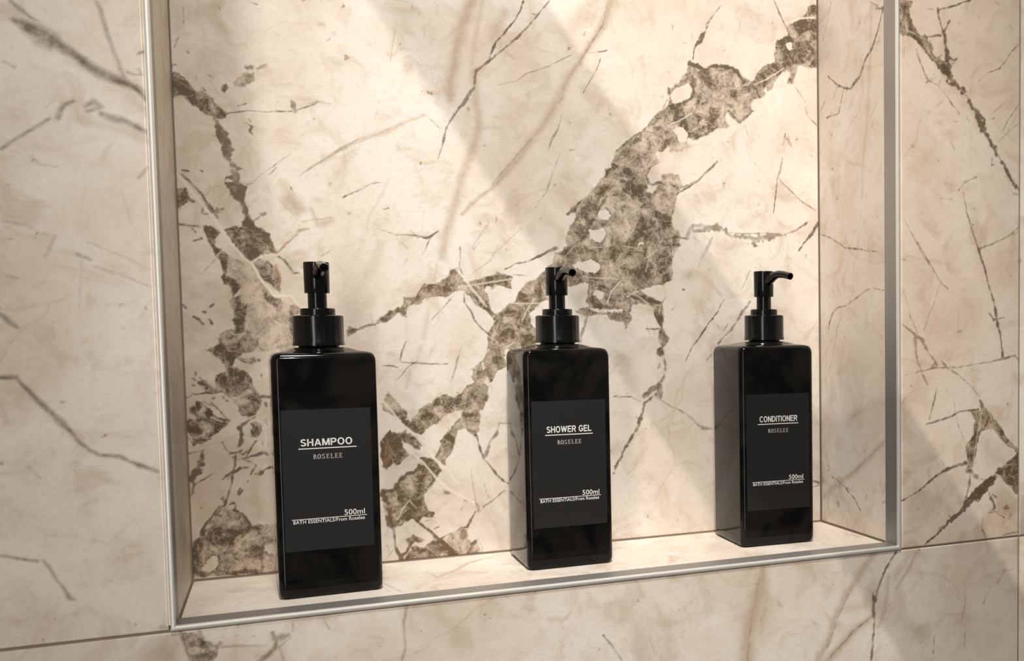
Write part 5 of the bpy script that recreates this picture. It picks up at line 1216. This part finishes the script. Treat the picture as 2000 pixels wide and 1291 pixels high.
def bottle(word, loc, yaw, spout_yaw, neck_dx, label, lab, wordx, wordw):
    t = empty('pump_bottle', loc); t.rotation_euler.z = yaw
    t['label'] = label; t['category'] = 'bottle'; t['group'] = 'black pump bottles on the niche ledge'
    # body
    H = .1618; rr = .0048
    rings = [(rsq(HB - .0050, .0040), .0010), (rsq(HB - .0044, .0044), .0002), (rsq(HB - .0034, .0046), .0), (rsq(HB - .0016, .0049), .0006),
             (rsq(HB - .0005, .0048), .0020), (rsq(HB - .0001, rr), .0042), (rsq(HB, rr), .0075), (rsq(HB, rr), .08), (rsq(HB, rr), H - .0060),
             (rsq(HB - .0002, rr), H - .0044), (rsq(HB - .0009, rr), H - .0022), (rsq(HB - .0021, rr), H - .0008), (rsq(HB - .0042, rr), H),
             (rsq(HB - .009, .010), H + .0009)]
    bm = loft(rings, cap=True)
    bm.faces.ensure_lookup_table()
    obj('body', bm, M_BODY, t)
    # shoulder dome and neck
    rg = []
    n4 = len(rsq(1, .1))
    for f in np.linspace(0, 1, 8):
        hh = (HB - .009) * (1 - f) + .0132 * f; r_ = .010 * (1 - f) + .01319 * f
        rg.append((rsq(hh, r_), H + .0009 + .0024 * math.sin(f * math.pi / 2)))
    rg += [(rsq(.0130, .01299), H + .0042), (rsq(.0130, .01299), H + .009)]
    bm = loft(rg); bmesh.ops.translate(bm, verts=bm.verts, vec=(0, 0, 0))
    for v in bm.verts:
        f = min(1, max(0, (v.co.z - H - .0009) / .0024)); v.co.x += neck_dx * f
    obj('shoulder', bm, M_BODY, t)
    nx = neck_dx
    # screw collar with the thin flange ring at its foot
    zc = .1662
    col = obj('collar', lathe([(.0146, zc), (.0166, zc), (.01665, zc + .0020), (.0163, zc + .0026), (.0163, zc + .0190), (.0161, zc + .0200), (.0152, zc + .0205), (.0120, zc + .0205)], nx), M_PLAST, t)
    obj('ring', lathe([(.0112, zc + .0200), (.0112, zc + .0245), (.0109, zc + .0252), (.0090, zc + .0252), (.0074, zc + .0252)], nx), M_PLAST, t)
    obj('stem', lathe([(.0061, zc + .024), (.0061, zc + .0385)], nx), M_PLAST, t)
    head = obj('pump_head', lathe([(.0062, .2018), (.0078, .2018), (.0081, .2022), (.0082, .2140), (.0083, .2222), (.0081, .2228), (.0060, .2230)], nx), M_PLAST, t)
    # spout leaving the head near its top, kinked outward and slightly down at the tip
    d = Vector((math.sin(spout_yaw - yaw), -math.cos(spout_yaw - yaw), 0))
    zz = [(.003, .2142), (.008, .2150), (.013, .2172), (.018, .2190), (.023, .2194), (.030, .2185), (.038, .2168)]
    path = [Vector((nx, 0, z)) + d * L for L, z in zz]
    obj('spout', tube(path, [.0042, .0041, .0036, .0032, .0030, .0029, .0028], 20, .0020), M_PLAST, t)
    # label panel, slightly proud, wrapped flat on the front face
    x0, x1, z0, z1 = lab
    bm = bmesh.new(); box(bm, (x0, -HB - .00018, z0), (x1, -HB + .0004, z1))
    lo = obj('label', bm, M_LABEL, t, smooth=False); lo['label'] = 'matte charcoal label with white print'
    y = -HB - .00018
    cx = 0.0
    sans_text('product_name', word, wordw, .0047, wordx, .1005, M_WHITE, lo, y=y)
    bm = bmesh.new(); box(bm, (-.0178, y - .0001, .0985), (.0178, y, .0991)); obj('underline', bm, M_WHITE, lo, smooth=False)
    serif_text('small_name', 'ROSELEE', .0182, .0031, -.0092, .0918, M_GREY, lo, y=y)
    text_mesh('volume', '500ml', .0128, .0037, .0090, .0532, M_WHITE, lo, bold=.006, y=y)
    bm = bmesh.new(); box(bm, (-.0232, y - .0001, .0522), (.0230, y, .0526)); obj('rule', bm, M_WHITE, lo, smooth=False)
    text_mesh('small_print', 'BATH ESSENTIALS/From Roselee', .0440, .0024, -.0224, .0495, M_WHITE, lo, bold=.006, y=y)
    return t
bottle('SHAMPOO', (.09053, .07099, 0), .033, R(5), -.0010, 'black pump bottle whose label reads SHAMPOO, nearest the left side', (-.0277, .0272, .0314, .1245), -.0165, .0318)
bottle('SHOWER GEL', (.25653, .0805, 0), .0024, R(3.5), .0012, 'black pump bottle whose label reads SHOWER GEL, the middle one', (-.0276, .0277, .0308, .1238), -.0168, .0335)
bottle('CONDITIONER', (.42976, .08222, 0), -.038, R(9), .0024, 'black pump bottle whose label reads CONDITIONER, beside the right side', (-.0276, .0277, .0295, .1228), -.0163, .0333)

# ------------------------------------------------------------------ added bar above the frame, only there to cast the shadow band
LB = Vector((.05, -1.0, 1.06))
def mid_(q, k=.5): return LB + (Vector(q) - LB) * k
a0 = mid_((.3205 - .035, .1294, .3264 - .024)); a1 = mid_((.6312 - .035, 0, -.079 - .024))
dr = (a0 - a1).normalized()
end = a1 - dr * .10; tt = (0 - end.y) / dr.y; root = end + dr * tt
sa = empty('shadow_bar', root)
bm = tube([root - root, (end - root) * .5, end - root], [.030, .030, .030], 24)
obj('rod', bm, M_TRIM, sa)
bm = tube([Vector((0, 0, 0)), Vector((0, -.012, 0))], [.05, .048], 32); obj('bar_flange', bm, M_TRIM, sa)
sa['label'] = 'added steel bar, unseen above the niche, that casts the diagonal shadow band'; sa['category'] = 'shower arm'
